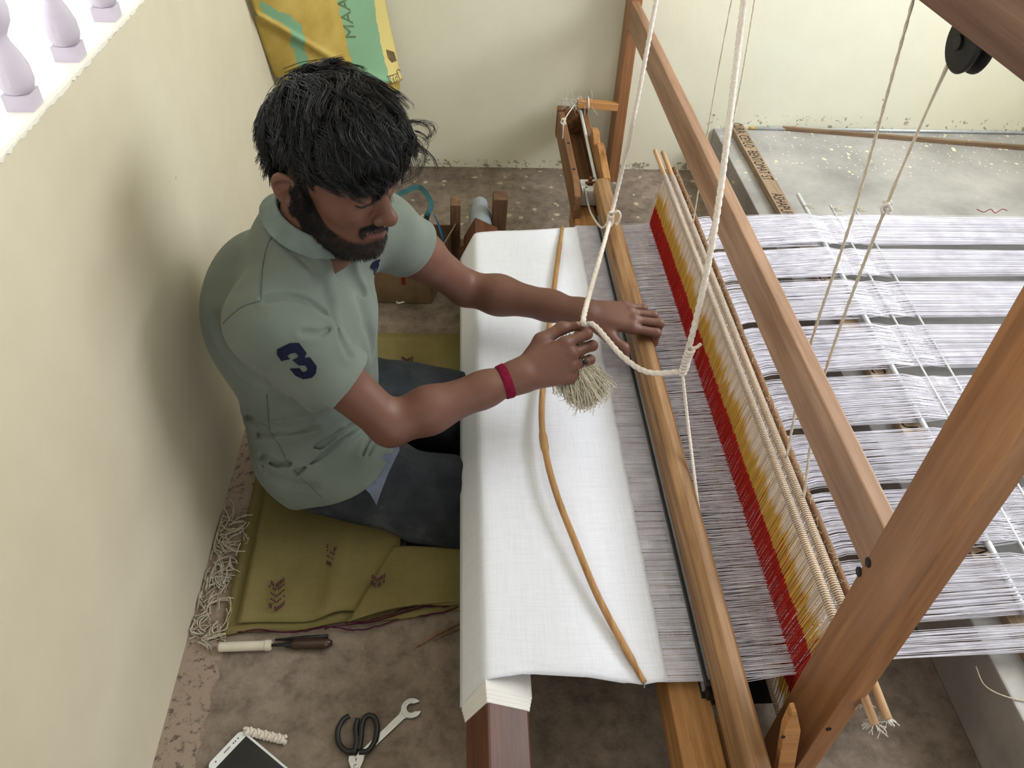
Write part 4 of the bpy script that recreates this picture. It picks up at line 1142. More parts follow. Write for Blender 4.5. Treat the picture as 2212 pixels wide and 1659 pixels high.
horse = [(.30, 0), (.62, .02), (1, .12), (.90, .34), (1.0, .56), (.98, .86), (.82, 1.0), (.84, .72), (.66, .52), (.58, .60), (.60, 1.0), (.44, .98), (.46, .60), (.20, .42), (.0, .16)]
hp0 = march(shirt_raw, 808, 562); hn = grad(shirt_sdf, hp0)[0]; hu = nrm(np.cross(A(0, 0, 1), hn)); hv = np.cross(hn, hu)
tag(patch(horse, lambda s, t_: hp0 + hu * ((s - .5) * .030)[:, None] - hv * (t_ * .036)[:, None], M['navy'], 'chest_emblem', shirt), 'small navy embroidered rider emblem on the chest')

# ---- jeans
def jeans_sdf(p):
    d = smin(sdf_torso(p, .004), sdf_legs(p, .008), .05)
    x, y, z = p[:, 0], p[:, 1], p[:, 2]
    d = d + .005 * np.sin(30 * x + 14 * y + 2 * np.sin(40 * y)) * np.clip((x + .3) / .2, 0, 1)
    d = smax(d, z - .20, .01)
    for L_ in LEGS: pass
    return smax(d, -(z + .43), .005)
V, Q = surface_nets(jeans_sdf, (-.50, .93, -.47), (.42, 1.54, .24), .005)
t = NT('washed_dark_denim'); v = t.mapping()
n1 = t.noise(v, 7, 5, .6); tw_ = t.noise(t.mapping((500, 500, 90), (.6, .4, .7)), 1, 2)
c = t.ramp(n1, [(.3, srgb(36, 39, 43)), (.55, srgb(58, 62, 67)), (.72, srgb(92, 96, 101))])
c = t.mix(.3, c, t.ramp(tw_, [(.3, (.7, .7, .7, 1)), (.7, WHT)]), 'MULTIPLY')
t.bump(tw_, .3, .001); M['denim'] = t.out(c, .85, .1)
jeans = np_mesh('jeans', V, Q, M['denim'], person); tag(jeans, 'dark faded blue jeans')
fl = [(775, 1043), (800, 1015), (830, 985), (858, 950), (862, 975), (840, 1020), (824, 1060), (814, 1090), (800, 1066)]
mn4 = np.min(fl, 0); sc4 = (np.max(fl, 0) - mn4).max()
M['pocket'] = plain('pale_pocket_lining', srgb(104, 112, 128), .85, .1, 0, .12, 60)
tag(patch([((x - mn4[0]) / sc4, (y - mn4[1]) / sc4) for x, y in fl], lambda s, t_: march_many(jeans_sdf, np.stack([mn4[0] + s * sc4, mn4[1] + t_ * sc4], 1)), M['pocket'], 'pocket_flap', jeans, f=jeans_sdf, lift=.003), 'pale pocket flap')

# ---- wrist band, ring, nails
def band(E, W, f0, f1, off, m, nm, lab):
    ax_ = nrm(W - E); u = nrm(np.cross(ax_, A(0, 0, 1))); w = np.cross(ax_, u); n = 40; vs = []; fs = []
    rows = [(f0, off * .2), (f0 + (f1 - f0) * .15, off), (f0 + (f1 - f0) * .85, off), (f1, off * .2)]
    for f_, o_ in rows:
        c0 = E + (W - E) * f_; q = np.array([c0 + (u * math.cos(a) + w * math.sin(a)) * .035 for a in np.linspace(0, 2 * math.pi, n, endpoint=False)])
        for _ in range(10): q -= nrm_rows(q - c0) * (sdf_body(q) - o_)[:, None] * .8
        vs.extend(q)
    for i in range(len(rows) - 1):
        for k in range(n):
            a, b = i * n + k, i * n + (k + 1) % n; fs.append((a, b, b + n, a + n))
    mb = MB(); mb.add(vs, fs); return tag(mb.build(nm, m, person, smooth=True), lab)
def nrm_rows(v): return v / (np.linalg.norm(v, axis=1, keepdims=True) + 1e-9)
M['maroon'] = plain('maroon_thread_band', srgb(112, 22, 48), .85, .1, 0, .25, 200)
band(EL_R, WR_R, .835, .905, .0022, M['maroon'], 'wrist_band', 'maroon woven thread band on the right wrist')
M['nail'] = plain('finger_nail', srgb(206, 168, 152), .3, .5, 0, .04)
def nail(tip, N, s, par, m='nail'):
    p, d, b = tip; nn = nrm(N - d * (d @ N)); c0 = p - d * .001 + nn * s * .62
    w = np.cross(nn, d); n = 14; vs = [c0 + nn * .0012]; fs = []
    for k in range(n):
        a = 2 * math.pi * k / n; vs.append(c0 + d * math.cos(a) * .0068 + w * math.sin(a) * .0056 - nn * .0012 * abs(math.sin(a)) ** 2)
    fs = [(0, 1 + k, 1 + (k + 1) % n) for k in range(n)]
    q = onto(sdf_body, np.array(vs), .0007, 4); mb = MB(); mb.add(q, fs); o = mb.build('finger_nail', M[m], body, smooth=True)
    sm = o.modifiers.new('thick', 'SOLIDIFY'); sm.thickness = .0008; return o
nail(TIP_R['thumb'], nrm(FR_R[1] * .6 + FR_R[2] * .8), .008, body)
nail(TIP_L['thumb'], nrm(-FR_L[0] * .2 + FR_L[1] * .7 + FR_L[2] * .3), .008, body)
pr = [q for q in PR_R if q[4] == 'ring'][0]
rc_ = pr[0] + (pr[1] - pr[0]) * .55; rax = nrm(pr[1] - pr[0])
ru = nrm(FR_R[1] - rax * (rax @ FR_R[1])); rw = np.cross(rax, ru)
mb = MB(); pts = [rc_ + (ru * math.cos(a) + rw * math.sin(a)) * .0098 for a in np.linspace(0, 2 * math.pi, 25)]; mb.tube(pts, .0014, 6, cap=False)
ring = mb.build('finger_ring', M['steel'], person, smooth=True); tag(ring, 'silver ring with a black stone')
mb = MB(); mb.lathe(rc_ + ru * .0092, [(.0045, 0), (.0055, .002), (.0048, .004), (.002, .0048)], 10, ru); mb.build('stone', M['black_plastic'], ring, smooth=True)

# ---- hair
CR = A(-.085, .020, .095)
def hair_sdf_l(p):
    d = d_ell(p, (-.005, .0, .046), (.101, .081, .093))
    d = smin(d, d_ell(p, (.048, .0, .088), (.058, .070, .046)), .035)
    d = smin(d, d_ell(p, (-.004, .014, .100), (.070, .064, .046)), .03)
    x, y, z = p[:, 0], np.abs(p[:, 1]), p[:, 2]
    hl = np.interp(x, [-.12, -.07, -.035, -.018, .010, .026, .050, .10], [-.052, -.042, -.004, .040, .030, .046, .062, .066])
    return smax(d, -(z - hl), .016)
def hair_w(P): return hair_sdf_l((P - HC) @ HR / HS) * HS
def lump(p): return .0030 * np.sin(55 * p[:, 0] + 30 * p[:, 2] + 2 * np.sin(40 * p[:, 1])) + .0022 * np.sin(90 * p[:, 1] + 40 * p[:, 0])
V, Q = surface_nets(lambda P: hair_w(P) + lump((P - HC) @ HR) + .004, HC - .20, HC + .24, .004)
t = NT('black_hair'); n1 = t.noise(t.mapping(), 90, 3)
M['hair'] = t.out(t.ramp(n1, [(.3, srgb(8, 7, 9)), (.7, srgb(15, 13, 15))]), .30, .5)
M['scalp'] = plain('matted_black_hair', srgb(7, 6, 7), .95, .05, 0, .4, 200)
hair = np_mesh('hair', V, Q, M['scalp'], person); tag(hair, 'thick wavy black hair')
def hair_strands(n_cl, per, m, seed):
    r = np.random.default_rng(seed)
    L_ = (V - HC) @ HR / HS
    ids = r.choice(len(L_), n_cl, replace=True); root = L_[ids] + r.normal(0, .002, (n_cl, 3))
    length = r.uniform(.055, .105, n_cl) * np.where(root[:, 2] < .055, .42, 1.0)
    curl = r.normal(0, 1, n_cl); lift = np.abs(r.normal(0, .0048, n_cl)) + .001
    P_ = np.zeros((n_cl, m, 3)); p = root.copy(); ph = r.uniform(0, .9, n_cl) + 22 * root[:, 1] + 14 * root[:, 0]; prev = None
    for k in range(m):
        P_[:, k] = p
        g = np.stack([hair_sdf_l(p + A(*(.002 if i == j else 0 for j in range(3)))) - hair_sdf_l(p - A(*(.002 if i == j else 0 for j in range(3)))) for i in range(3)], 1); g = nrm_rows(g)
        f = p - CR
        front = np.clip((p[:, 0] + .01) / .07, 0, 1)[:, None]
        f = nrm_rows(f) * (1 - .45 * front) + A(.62, -.30, -.42) * front * .8
        f[:, 1] += np.where(p[:, 1] < 0, -.25, .25) * (1 - front[:, 0])
        s = np.stack([np.sin(34 * p[:, 1] + 15 * p[:, 2] + 1.3), np.sin(30 * p[:, 2] + 20 * p[:, 0]), np.sin(33 * p[:, 0] + 14 * p[:, 1])], 1)
        f = f + .30 * s + .10 * np.cross(g, f) * curl[:, None]
        f = f + np.cross(g, nrm_rows(f)) * (1.15 * np.cos(ph + k * .62))[:, None]
        f = f - g * np.sum(f * g, 1, keepdims=True); f = nrm_rows(f)
        if prev is not None: f = nrm_rows(f * .55 + prev * .45)
        prev = f; st = (length / (m - 1))[:, None]
        p = p + f * st
        tgt = lift * (k / m) ** 1.2 * 2.2 + .0005
        dd = hair_sdf_l(p)
        free = np.clip((p[:, 0] - .06) / .03, 0, 1) * (k / m)                       # the fringe leaves the head and hangs over the forehead
        p = p - g * ((dd - tgt) * (1 - .75 * free))[:, None]
        p[:, 2] -= .0030 * free; p[:, 0] += .0022 * free
    S = np.repeat(P_[:, None], per, 1)
    o0 = r.normal(0, .0040, (n_cl, per, 1, 3)); tt = np.linspace(0, 1, m)[None, None, :, None]
    S = S + o0 * (1.1 - .85 * tt) + r.normal(0, .0008, (n_cl, per, 1, 3)) * tt ** 2 * 2
    S = S.reshape(-1, m, 3)
    ear = (np.abs(S[..., 1]) > .050) & (S[..., 0] > -.048) & (S[..., 0] < .030) & (S[..., 2] < .034)
    S = S[~ear.any(1)]
    return HC + (S * HS) @ HR.T
Ps = hair_strands(1150, 17, 11, 11)
w = np.array([.0005, .0006, .0006, .0006, .0006, .0005, .0005, .0005, .0004, .0003, .00015])
Vh, Qh = strands_mesh(Ps, w); o = np_mesh('hair_locks', Vh, Qh, M['hair'], hair); o['kind'] = 'stuff'
# loose curls standing off the front and the crown
r = np.random.default_rng(5); cu = []
for k in range(58):
    if k < 40: b = A(r.uniform(.07, .108), r.uniform(-.05, .065), r.uniform(.066, .122)); rad = r.uniform(.010, .025)
    else: b = A(r.uniform(-.06, .06), r.uniform(-.05, .07), r.uniform(.126, .142)); rad = r.uniform(.008, .016)
    ax1 = nrm(A(.8, r.normal(0, .5), .35)); ax2 = nrm(A(r.normal(0, .3), r.normal(0, .7), -1)); turn = r.uniform(3.0, 5.4)
    a = np.linspace(0, turn, 12)
    c_ = b + rad * ((1 - np.cos(a))[:, None] * ax1 * .9 + np.sin(a)[:, None] * (-ax2) * .5 + a[:, None] * ax2 * .45)
    for j in range(9 if k < 40 else 3): cu.append(c_ * 1.0 + r.normal(0, .0016, 3) + np.outer(a, r.normal(0, .0005, 3)))
cu = np.array(cu); cu = HC + (cu * HS) @ HR.T
Vh, Qh = strands_mesh(cu, np.linspace(.0005, .0002, 12)); o = np_mesh('loose_curls', Vh, Qh, M['hair'], hair); o['kind'] = 'stuff'
# beard and eyebrows
tri = BQ; cen = BV[tri].mean(1); cl = (cen - HC) @ HR / HS
wgt = bm_[tri].mean(1); br_ = brow[tri].mean(1)
nor = np.cross(BV[tri[:, 2]] - BV[tri[:, 0]], BV[tri[:, 3]] - BV[tri[:, 1]]); nor = nrm_rows(nor)
sgn = np.sign(np.sum(nor * grad(sdf_body, cen[:1]), 1)[0]) or 1
area_ok = np.where(wgt > .45)[0]; pick = r.choice(area_ok, 12000)
def whiskers(pick, ln, dn, w0):
    p0 = cen[pick] + r.normal(0, .0006, (len(pick), 3)); g = grad(sdf_body, p0)
    dirn = nrm_rows(g * .55 + (HR @ A(*dn))[None] + r.normal(0, .35, (len(pick), 3)))
    L_ = ln * r.uniform(.5, 1.2, len(pick))[:, None]
    return strands_mesh(np.stack([p0 - g * .001, p0 + dirn * L_ * .5 + g * .0006, p0 + (nrm_rows(dirn + (HR @ A(0, 0, -.5))[None])) * L_], 1), np.array([w0, w0 * .9, w0 * .35]))
M['beard'] = plain('black_beard', srgb(24, 20, 20), .5, .3, 0, .3)
Vh, Qh = whiskers(pick, .0068, (.1, 0, -.9), .00030); o = np_mesh('beard', Vh, Qh, M['beard'], person); o['kind'] = 'stuff'; tag(o, 'short black beard and moustache')
bi = np.where(br_ > .4)[0]
if len(bi): Vh, Qh = whiskers(r.choice(bi, 500), .007, (-.3, 0, .1), .00035); o = np_mesh('eyebrows', Vh, Qh, M['beard'], person); o['kind'] = 'stuff'
# ================================================================== PULL CORDS AND HANDLE
grip = TIP_R['thumb'][0] + FR_R[0] * .012 - FR_R[1] * .004
kA = at(1318, 475, x=.385); kB = at(1475, 800, x=.415)
ropeA = rope('shuttle_rope', [grip - A(0, 0, .01), grip + A(.004, .03, .02), kA, at(1372, 240, x=.42), at(1425, -40, x=.45)], .0052, M['rope'], 'thick white rope rising from his fist past the far shuttle box', 260, twist=420, amp=.16, sides=12)
ropeB = rope('shuttle_rope', [grip + A(-.004, .0, -.012), grip + A(.016, -.01, .006), at(1345, 770, x=.30), at(1400, 804, x=.35), kB + A(-.004, 0, -.004)], .0050, M['rope'], 'white rope sagging from his fist to the knot above the beater', 200, twist=420, amp=.16, sides=12)
ropeC = rope('shuttle_rope', [kB, at(1515, 640, x=.43), at(1555, 420, x=.45), at(1612, -40, x=.49)], .0056, M['rope'], 'thick white rope hanging above the beater down to the braided knot', 260, twist=420, amp=.16, sides=12)
ropeD = rope('shuttle_string', [kB + A(0, 0, -.006), at(1488, 930, x=.43), at(1515, 1150, x=.43), at(1548, 1420, x=.425), at(1586, 1665, x=.42), (.40, .22, .24)], .0030, M['rope'], 'thin white cord running from the braided knot along the hand rail', 260, twist=700, amp=.16)
ropeE = rope('shuttle_string', [kA + A(-.004, 0, -.006), at(1300, 492, x=.375), at(1282, 470, x=.37), at(1272, 447, x=.368), (.358, 2.106, .244)], .0030, M['rope'], 'thin white cord from the knot to the white picker block', 90, twist=700, amp=.16)
def wraps(p0, p1, r, turns, par, rr=.0034):
    p0, p1 = A(*p0), A(*p1); ax_ = nrm(p1 - p0); u = nrm(np.cross(ax_, A(.3, .9, .1))); w = np.cross(ax_, u); n = turns * 12
    pts = [p0 + (p1 - p0) * k / n + (u * math.cos(k * 2 * math.pi / 12) + w * math.sin(k * 2 * math.pi / 12)) * r * (.85 + .15 * math.sin(k * .45)) for k in range(n + 1)]
    mb = MB(); mb.tube(pts, rr, 6); return tag(mb.build('knot', M['rope'], par, smooth=True), 'braided white knot')
dA = nrm(at(1332, 430, x=.385) - kA)
wraps(kA - dA * .022, kA + dA * .028, .0075, 6, ropeA)
mb = MB(); q0 = kA + dA * .028; mb.tube(spline([q0, q0 + A(.014, 0, .008), q0 + A(.022, 0, -.004), q0 + A(.02, 0, -.022), q0 + A(.014, 0, -.03)], 24), [.0034] * 22 + [.005, .0052], 8); mb.build('loose_end', M['rope'], ropeA, smooth=True)
dB = nrm(at(1500, 735, x=.42) - kB)
wraps(kB - dB * .008, kB + dB * .060, .0066, 8, ropeC)
mb = MB(); q0 = kB + dB * .058; mb.tube(spline([q0, q0 + A(.010, 0, .004), q0 + A(.016, 0, .012)], 10), .0032, 6); mb.build('loose_end', M['rope'], ropeC, smooth=True)
# cotton handle hanging out of the fist
hc0 = WR_R + FR_R[0] * .118 - FR_R[1] * .028 + FR_R[2] * .0
r = np.random.default_rng(21); S = []
tip_c = at(1262, 850, z=.315); ctr0 = hc0 + A(0, .0, -.01)
for k in range(3800):
    a0 = ctr0 + r.normal(0, .008, 3); sp = r.normal(0, 1, 2)
    b0 = tip_c + A(sp[0] * .019 - .004, sp[1] * .015, r.normal(0, .008) - .008 * abs(sp[0]) * -1)
    mid_ = (a0 + b0) / 2 + A(sp[0] * .006, sp[1] * .008, r.normal(0, .003))
    S.append(spline([a0, mid_, b0, b0 + r.normal(0, .005, 3) + A(0, 0, -.004)], 7))
for k in range(260):
    a0 = ctr0 + r.normal(0, .008, 3); b0 = at(1235, 733, z=.392) + r.normal(0, 1, 3) * A(.012, .006, .004); S.append(spline([a0, (a0 + b0) / 2 + r.normal(0, .004, 3), b0, b0 + r.normal(0, .003, 3)], 7))
Vh, Qh = strands_mesh(np.array(S), np.array([.0006, .0007, .0007, .0007, .0007, .0007, .0005]))
hnd = empty('cord_handle', ctr0, 'tuft of raw cotton used as a pull handle in his right fist', 'handle')
o = np_mesh('cotton_strands', Vh, Qh, M['cotton'], hnd); o['kind'] = 'stuff'

# ================================================================== MAT UNDER THE WEAVER
t = NT('olive_handwoven_cloth'); v = t.mapping()
wx = t.noise(t.mapping((30, 500, 30)), 1, 3, .7); wy = t.noise(t.mapping((500, 30, 30)), 1, 3, .7); n1 = t.noise(v, 5, 4)
c = t.ramp(n1, [(.3, srgb(116, 106, 68)), (.7, srgb(136, 125, 82))])
c = t.mix(.35, c, t.ramp(t.math('MULTIPLY', t.math('ADD', wx, wy), .5), [(.35, (.62, .62, .6, 1)), (.6, WHT)]), 'MULTIPLY')
t.bump(t.math('ADD', wx, wy), .35, .0015); M['olive'] = t.out(c, .9, .08)
M['purple'] = plain('maroon_yarn', srgb(74, 30, 52), .9, .05, 0, .3, 150)
mat = empty('floor_mat', (-.25, .95, 0), 'folded olive cloth mat with small maroon chevrons under the weaver', 'mat')
def sheet(name, corners, zf, nx=46, ny=46, hole=None, thick=.0035, edge=None):
    """bilinear sheet over four floor corners (near-left, near-right, far-right, far-left)"""
    c0, c1, c2, c3 = [A(*q) for q in corners]; vs = []; fs = []; idx = {}
    def pt(s, t_):
        p = c0 * (1 - s) * (1 - t_) + c1 * s * (1 - t_) + c2 * s * t_ + c3 * (1 - s) * t_
        e = edge(s, t_) if edge else 0
        return A(p[0], p[1] + e, zf(s, t_, p))
    for j in range(ny + 1):
        for i in range(nx + 1): vs.append(pt(i / nx, j / ny))
    for j in range(ny):
        for i in range(nx):
            m = pt((i + .5) / nx, (j + .5) / ny)
            if hole and hole(m): continue
            a = j * (nx + 1) + i; fs.append((a, a + 1, a + nx + 2, a + nx + 1))
    mb = MB(); mb.add(vs, fs); o = mb.build(name, M['olive'], mat, smooth=True)
    sm = o.modifiers.new('thick', 'SOLIDIFY'); sm.thickness = thick; sm.offset = 0
    return o, pt
hole = lambda m: m[0] > -.125 and .965 < m[1] < 1.478
nl = at(478, 1378, z=0); nr_ = at(990, 1308, z=0)
zl = lambda s, t_, p: .004 + .0015 * math.sin(20 * s + 9 * t_)
sheet('lower_layer', [(nl[0], nl[1]), (.03, nr_[1] - .012), (.03, 1.72), (-.475, 1.72)], zl, hole=hole, thick=.005, edge=lambda s, t_: .004 * math.sin(16 * s) * (1 - t_))
nl2 = at(512, 1358, z=.012); fl2 = at(575, 1030, z=.012)
def z2(s, t_, p): return .014 + .004 * math.sin(7 * s + 3) * (1 - t_) + .010 * math.exp(-((s - .36 - .25 * t_) / .05) ** 2) * (1 - t_) ** .5 + .004 * math.exp(-((s - .02) / .02) ** 2)
o2, pt2 = sheet('upper_layer', [(nl2[0], nl2[1] + .003), (.03, nr_[1] + .004), (.03, 1.70), (fl2[0], 1.70)], z2, hole=hole, thick=.006, edge=lambda s, t_: (.006 * math.sin(11 * s + 1) + .012 * math.exp(-((s - .42) / .06) ** 2)) * (1 - t_) ** 3)
# turned-back flap on the right
fA, fB, fC = at(752, 1345, z=.022), at(850, 1180, z=.022), at(990, 1182, z=.022); fD = at(990, 1296, z=.022)
sheet('turned_flap', [(fA[0], fA[1]), (.03, fD[1] + .0), (.03, fC[1] - .005), (fB[0], fB[1] - .002)], lambda s, t_, p: .024 + .007 * math.sin(math.pi * min(1, s * 1.6)) * (1 - t_ * .6) - .004 * s, 30, 30, None, .004, edge=lambda s, t_: .010 * math.sin(3.1 * s) * (1 - t_))
for k, (a0, a1, z) in enumerate((((513, 1366), (760, 1358), .008), ((700, 1362), (990, 1300), .012), ((745, 1350), (990, 1290), .018), ((760, 1362), (990, 1312), .006))):
    p0, p1 = at(*a0, z=z), at(*a1, z=z); mb = MB()
    mb.tube([p0 + (p1 - p0) * q / 20 + A(0, .004 * math.sin(q * .5 + k) + rng.normal(0, .0008), rng.normal(0, .0006)) for q in range(21)], .0014, 5); mb.build('selvedge', M['purple'], mat, smooth=True)
def motif(u, v, s, z, rows, seed):
    r_ = np.random.default_rng(seed); c0 = at(u, v, z=z); up_ = nrm(at(u + s * 6, v - 60, z=z) - c0); sd = A(up_[1], -up_[0], 0); n = 0
    par = tag(None or bpy.data.objects.new('chevron_motif', None)) ; COL.objects.link(par); par.location = c0; adopt(par, mat)
    mb = MB()
    for row in range(rows):
        for k in range(-4, 5):
            if r_.random() < .22: continue
            for l in range(2 if row in (0, rows - 1) else 1):
                p = c0 + up_ * (row * .0135 + abs(k) * .0028 - l * .005 - rows * .0068) + sd * k * .0034
                a, b = sd * .0013, up_ * .0023
                q = [p - a - b, p + a - b * .4, p + a + b, p - a + b * .4]; zz_ = z + .0012
                mb.add([(x[0], x[1], zz_) for x in q] + [(x[0], x[1], zz_ + .0008) for x in q], [(0,1,2,3), (7,6,5,4), (0,1,5,4), (1,2,6,5), (2,3,7,6), (3,0,4,7)])
    o = mb.build('yarn_stitches', M['purple'], par); o['kind'] = 'stuff'
motif(598, 1282, 0, .0195, 5, 1); motif(722, 1198, 0, .0185, 4, 2); motif(815, 1252, 1, .034, 2, 3); motif(880, 785, 0, .020, 4, 4)
# loose cotton threads pushed into the corner under the wall
r = np.random.default_rng(9); S = []
for k in range(64):
    y0_ = r.uniform(.80, 1.10); x0_ = -.512 + abs(r.normal(.0, .026)); a_b = r.uniform(0, 6.28); L_b = r.uniform(.025, .06); cvb = r.normal(0, 30)
    for j2 in range(r.integers(2, 6)):
        a = a_b + r.normal(0, .25); L_ = L_b * r.uniform(.8, 1.2); cv = cvb + r.normal(0, 8)
        q = []; p = A(x0_ + r.normal(0, .003), y0_ + r.normal(0, .004), r.uniform(.002, .010))
        for j in range(7):
            q.append(p.copy()); p = p + A(math.cos(a), math.sin(a), r.normal(0, .08)) * L_ / 6; a += cv * L_ / 6; p[0] = min(max(p[0], -.514), -.447); p[2] = max(p[2], .002)
        S.append(q)
Vh, Qh = strands_mesh(np.array(S), np.full(7, .0014)); o = np_mesh('loose_threads', Vh, Qh, M['string'])
tag(o, 'tangle of loose white threads between the mat and the wall', 'threads', None, 'stuff')

# ================================================================== TOOLS ON THE FLOOR
def floor_thing(name, label, cat, p): return empty(name, (p[0], p[1], 0), label, cat)
a0, a1 = at(473, 1398, z=.010), at(718, 1389, z=.010); ax_ = nrm(a1 - a0)
sd = floor_thing('screwdriver', 'screwdriver with a dark amber handle and a white tube on its shaft', 'screwdriver', a0)
mb = MB(); mb.lathe(a0, [(.0078, 0), (.0088, .002), (.0090, .083), (.0102, .085), (.0102, .094), (.0085, .0945), (.0085, .096)], 20, ax_); tag(mb.build('sleeve', plain('ivory_plastic', srgb(214, 206, 190), .45, .4, 0, .05), sd, smooth=False), 'ivory plastic tube')
L_ = float(np.linalg.norm(a1 - a0))
mb = MB(); mb.lathe(a0, [(.003, .09), (.003, .118), (.0055, .124), (.0065, .138)], 12, ax_); mb.build('shaft', M['iron'], sd, smooth=True)
mb = MB(); mb.tube([a0 + ax_ * (.132 + (L_ - .132) * k / 12) for k in range(13)], [.007, .0095, .0102, .0098, .0098, .01, .0102, .0104, .0104, .0102, .0096, .008, .0045], 16, True, 6, 0, .07); mb.build('handle', plain('dark_amber_plastic', srgb(62, 42, 34), .25, .5, 0, .2), sd, smooth=True)
mb = MB(); mb.tube([a0 + ax_ * .10 + A(0, .012, -.002), a0 + ax_ * .155 + A(0, .014, -.003), a0 + ax_ * (L_ - .01) + A(0, .016, -.003)], [.002, .005, .004], 8); pl = mb.build('thread_awl', M['iron'], smooth=True)
tag(pl, 'dark metal awl lying against the screwdriver', 'awl')
# smartphone
pL, pT = at(446, 1653, z=.008), at(520, 1576, z=.008); e1p = nrm(pT - pL); e1p[2] = 0; e2p = A(e1p[1], -e1p[0], 0); Wp = .077; Lp = .152
pc0 = (pL + pT) / 2 + e2p * Lp / 2; pc0[2] = 0
ph = empty('smartphone', pc0, 'white smartphone with a dark screen lying on the floor by the wall', 'phone')
def rrect(w, h, rad, n=6):
    out = []
    for cx_, cy_, a0_ in ((w/2 - rad, h/2 - rad, 0), (-w/2 + rad, h/2 - rad, 90), (-w/2 + rad, -h/2 + rad, 180), (w/2 - rad, -h/2 + rad, 270)):
        for k in range(n + 1):
            a = math.radians(a0_ + 90 * k / n); out.append((cx_ + rad * math.cos(a), cy_ + rad * math.sin(a)))
    return out
def slab(poly, z0, z1, m, nm, par, bev=0, base=None, u=e1p, w=e2p):
    base = pc0 if base is None else base; n = len(poly); vs = [base + u * x + w * y + A(0, 0, z) for z in (z0, z1) for x, y in poly]
    mb = MB(); mb.add(vs, [tuple(range(n))[::-1], tuple(range(n, 2 * n))] + [(i, (i + 1) % n, n + (i + 1) % n, n + i) for i in range(n)])
    return mb.build(nm, m, par, bevel=bev)
slab(rrect(Wp, Lp, .011), .0005, .0080, M['white_plastic'], 'body', ph, .0015)
scr = NT('dark_phone_glass'); M['screen'] = scr.out(srgb(14, 16, 22), .06, .6)
slab([(-.0345, -.060), (.0345, -.060), (.0345, .060), (-.0345, .060)], .0079, .0083, M['screen'], 'screen', ph)
slab([(x, y - .068) for x, y in rrect(.014, .002, .0009)], .0079, .0084, plain('phone_speaker', srgb(120, 112, 96), .5), 'speaker_slot', ph)
for dx in (.014, .018, .024, -.024): slab([(dx + .0013 * math.cos(a), -.068 + .0013 * math.sin(a)) for a in np.linspace(0, 6.28, 9)[:-1]], .0079, .0084, M['black_plastic'], 'sensor', ph)
# braided cord behind the phone
pts = [at(528, 1578, z=.008), at(560, 1585, z=.007), at(590, 1592, z=.007), at(618, 1598, z=.006)]
sp_ = spline(pts, 90); mbs = []
bc = empty('braided_cord', pts[0] * A(1, 1, 0), 'short braided white cord beside the phone', 'cord')
for k in range(2):
    q = [p + A(0, .0055 * math.sin(i * .42 + k * math.pi), .0035 * math.cos(i * .84 + k * 1.5)) for i, p in enumerate(sp_)]; mb = MB(); mb.tube(q, .0032, 7); mb.build('strand', M['rope'], bc, smooth=True)
# scissors
sc0 = at(770, 1628, z=.008); up_ = nrm(at(775, 1540, z=.008) - sc0); sdv = A(up_[1], -up_[0], 0)
sx_ = empty('scissors', sc0 * A(1, 1, 0), 'scissors with black plastic loops crossing the wrench', 'scissors')
P2 = lambda a, b, z=.008: sc0 + sdv * a + up_ * b + A(0, 0, z - .008)
loops = [[(-.004, .004), (-.018, .006), (-.031, .020), (-.034, .042), (-.026, .060), (-.016, .066)], [(.004, .002), (.020, .004), (.031, .022), (.033, .046), (.026, .062), (.014, .064), (.007, .050), (.006, .026), (.004, .006)]]
for k, l in enumerate(loops):
    mb = MB(); mb.tube([P2(*q) for q in []] or [A(*p) for p in spline([P2(a, b, .009) for a, b in l], 40)], .0048, 8, flat=.8); mb.build('handle_loop', M['black_plastic'], sx_, smooth=True)
mb = MB(); mb.tube([A(*p) for p in spline([P2(-.004, .0, .009), P2(-.001, .022, .009), P2(-.004, .044, .009), P2(-.001, .060, .009)], 20)], .0044, 8, flat=.8); mb.build('handle_bridge', M['black_plastic'], sx_, smooth=True)
for sg in (-1, 1):
    mb = MB(); q = [P2(sg * .012, .004, .007 + sg * .0015), P2(sg * .004, .006, .007 + sg * .0015), P2(-sg * .006, -.045, .006 + sg * .0015), P2(-sg * .010, -.115, .005 + sg * .001), P2(-sg * .003, -.050, .006 + sg * .0015), P2(sg * .013, -.010, .007 + sg * .0015)]
    mb.add(q + [p - A(0, 0, .002) for p in q], [(0,1,2,3,4,5), (11,10,9,8,7,6)] + [(i, (i+1) % 6, 6 + (i+1) % 6, 6 + i) for i in range(6)]); mb.build('blade', M['steel'], sx_)
mb = MB(); mb.lathe(P2(0, -.022, .009), [(.004, 0), (.004, .0015), (.002, .002)], 12); mb.build('pivot', M['steel'], sx_)
# open-end wrench under the scissors
w0, w1 = at(790, 1622, z=.003), at(878, 1538, z=.003); wu = nrm(w1 - w0); ws = A(wu[1], -wu[0], 0)
wr = empty('wrench', w0 * A(1, 1, 0), 'shiny steel open-end wrench lying under the scissors', 'wrench')
def wq(a, b): return (b, a)
LW = float(np.linalg.norm(w1 - w0))
handle = [(-.006, -.02), (.006, -.02), (.0068, LW - .012), (.012, LW), (-.012, LW), (-.0068, LW - .012)]
slab(handle, .0005, .0055, M['steel'], 'shaft', wr, .0012, w0 * A(1, 1, 0), ws, wu)
jaw = []; hc = (0.002, LW + .010)
for k in range(22):
    a = math.radians(118 + (360 - 56) * k / 21 - 6); jaw.append((hc[0] + .0185 * math.cos(a - .5), hc[1] + .0185 * math.sin(a - .5)))
a_e, a_s = jaw[-1], jaw[0]
jaw += [(hc[0] + .0078 * math.cos(q), hc[1] + .0078 * math.sin(q)) for q in np.linspace(math.radians(118 + 304 - 6) - .5 - .1, math.radians(112) - .5 + 2 * math.pi * 0 + .1, 2)][:0]
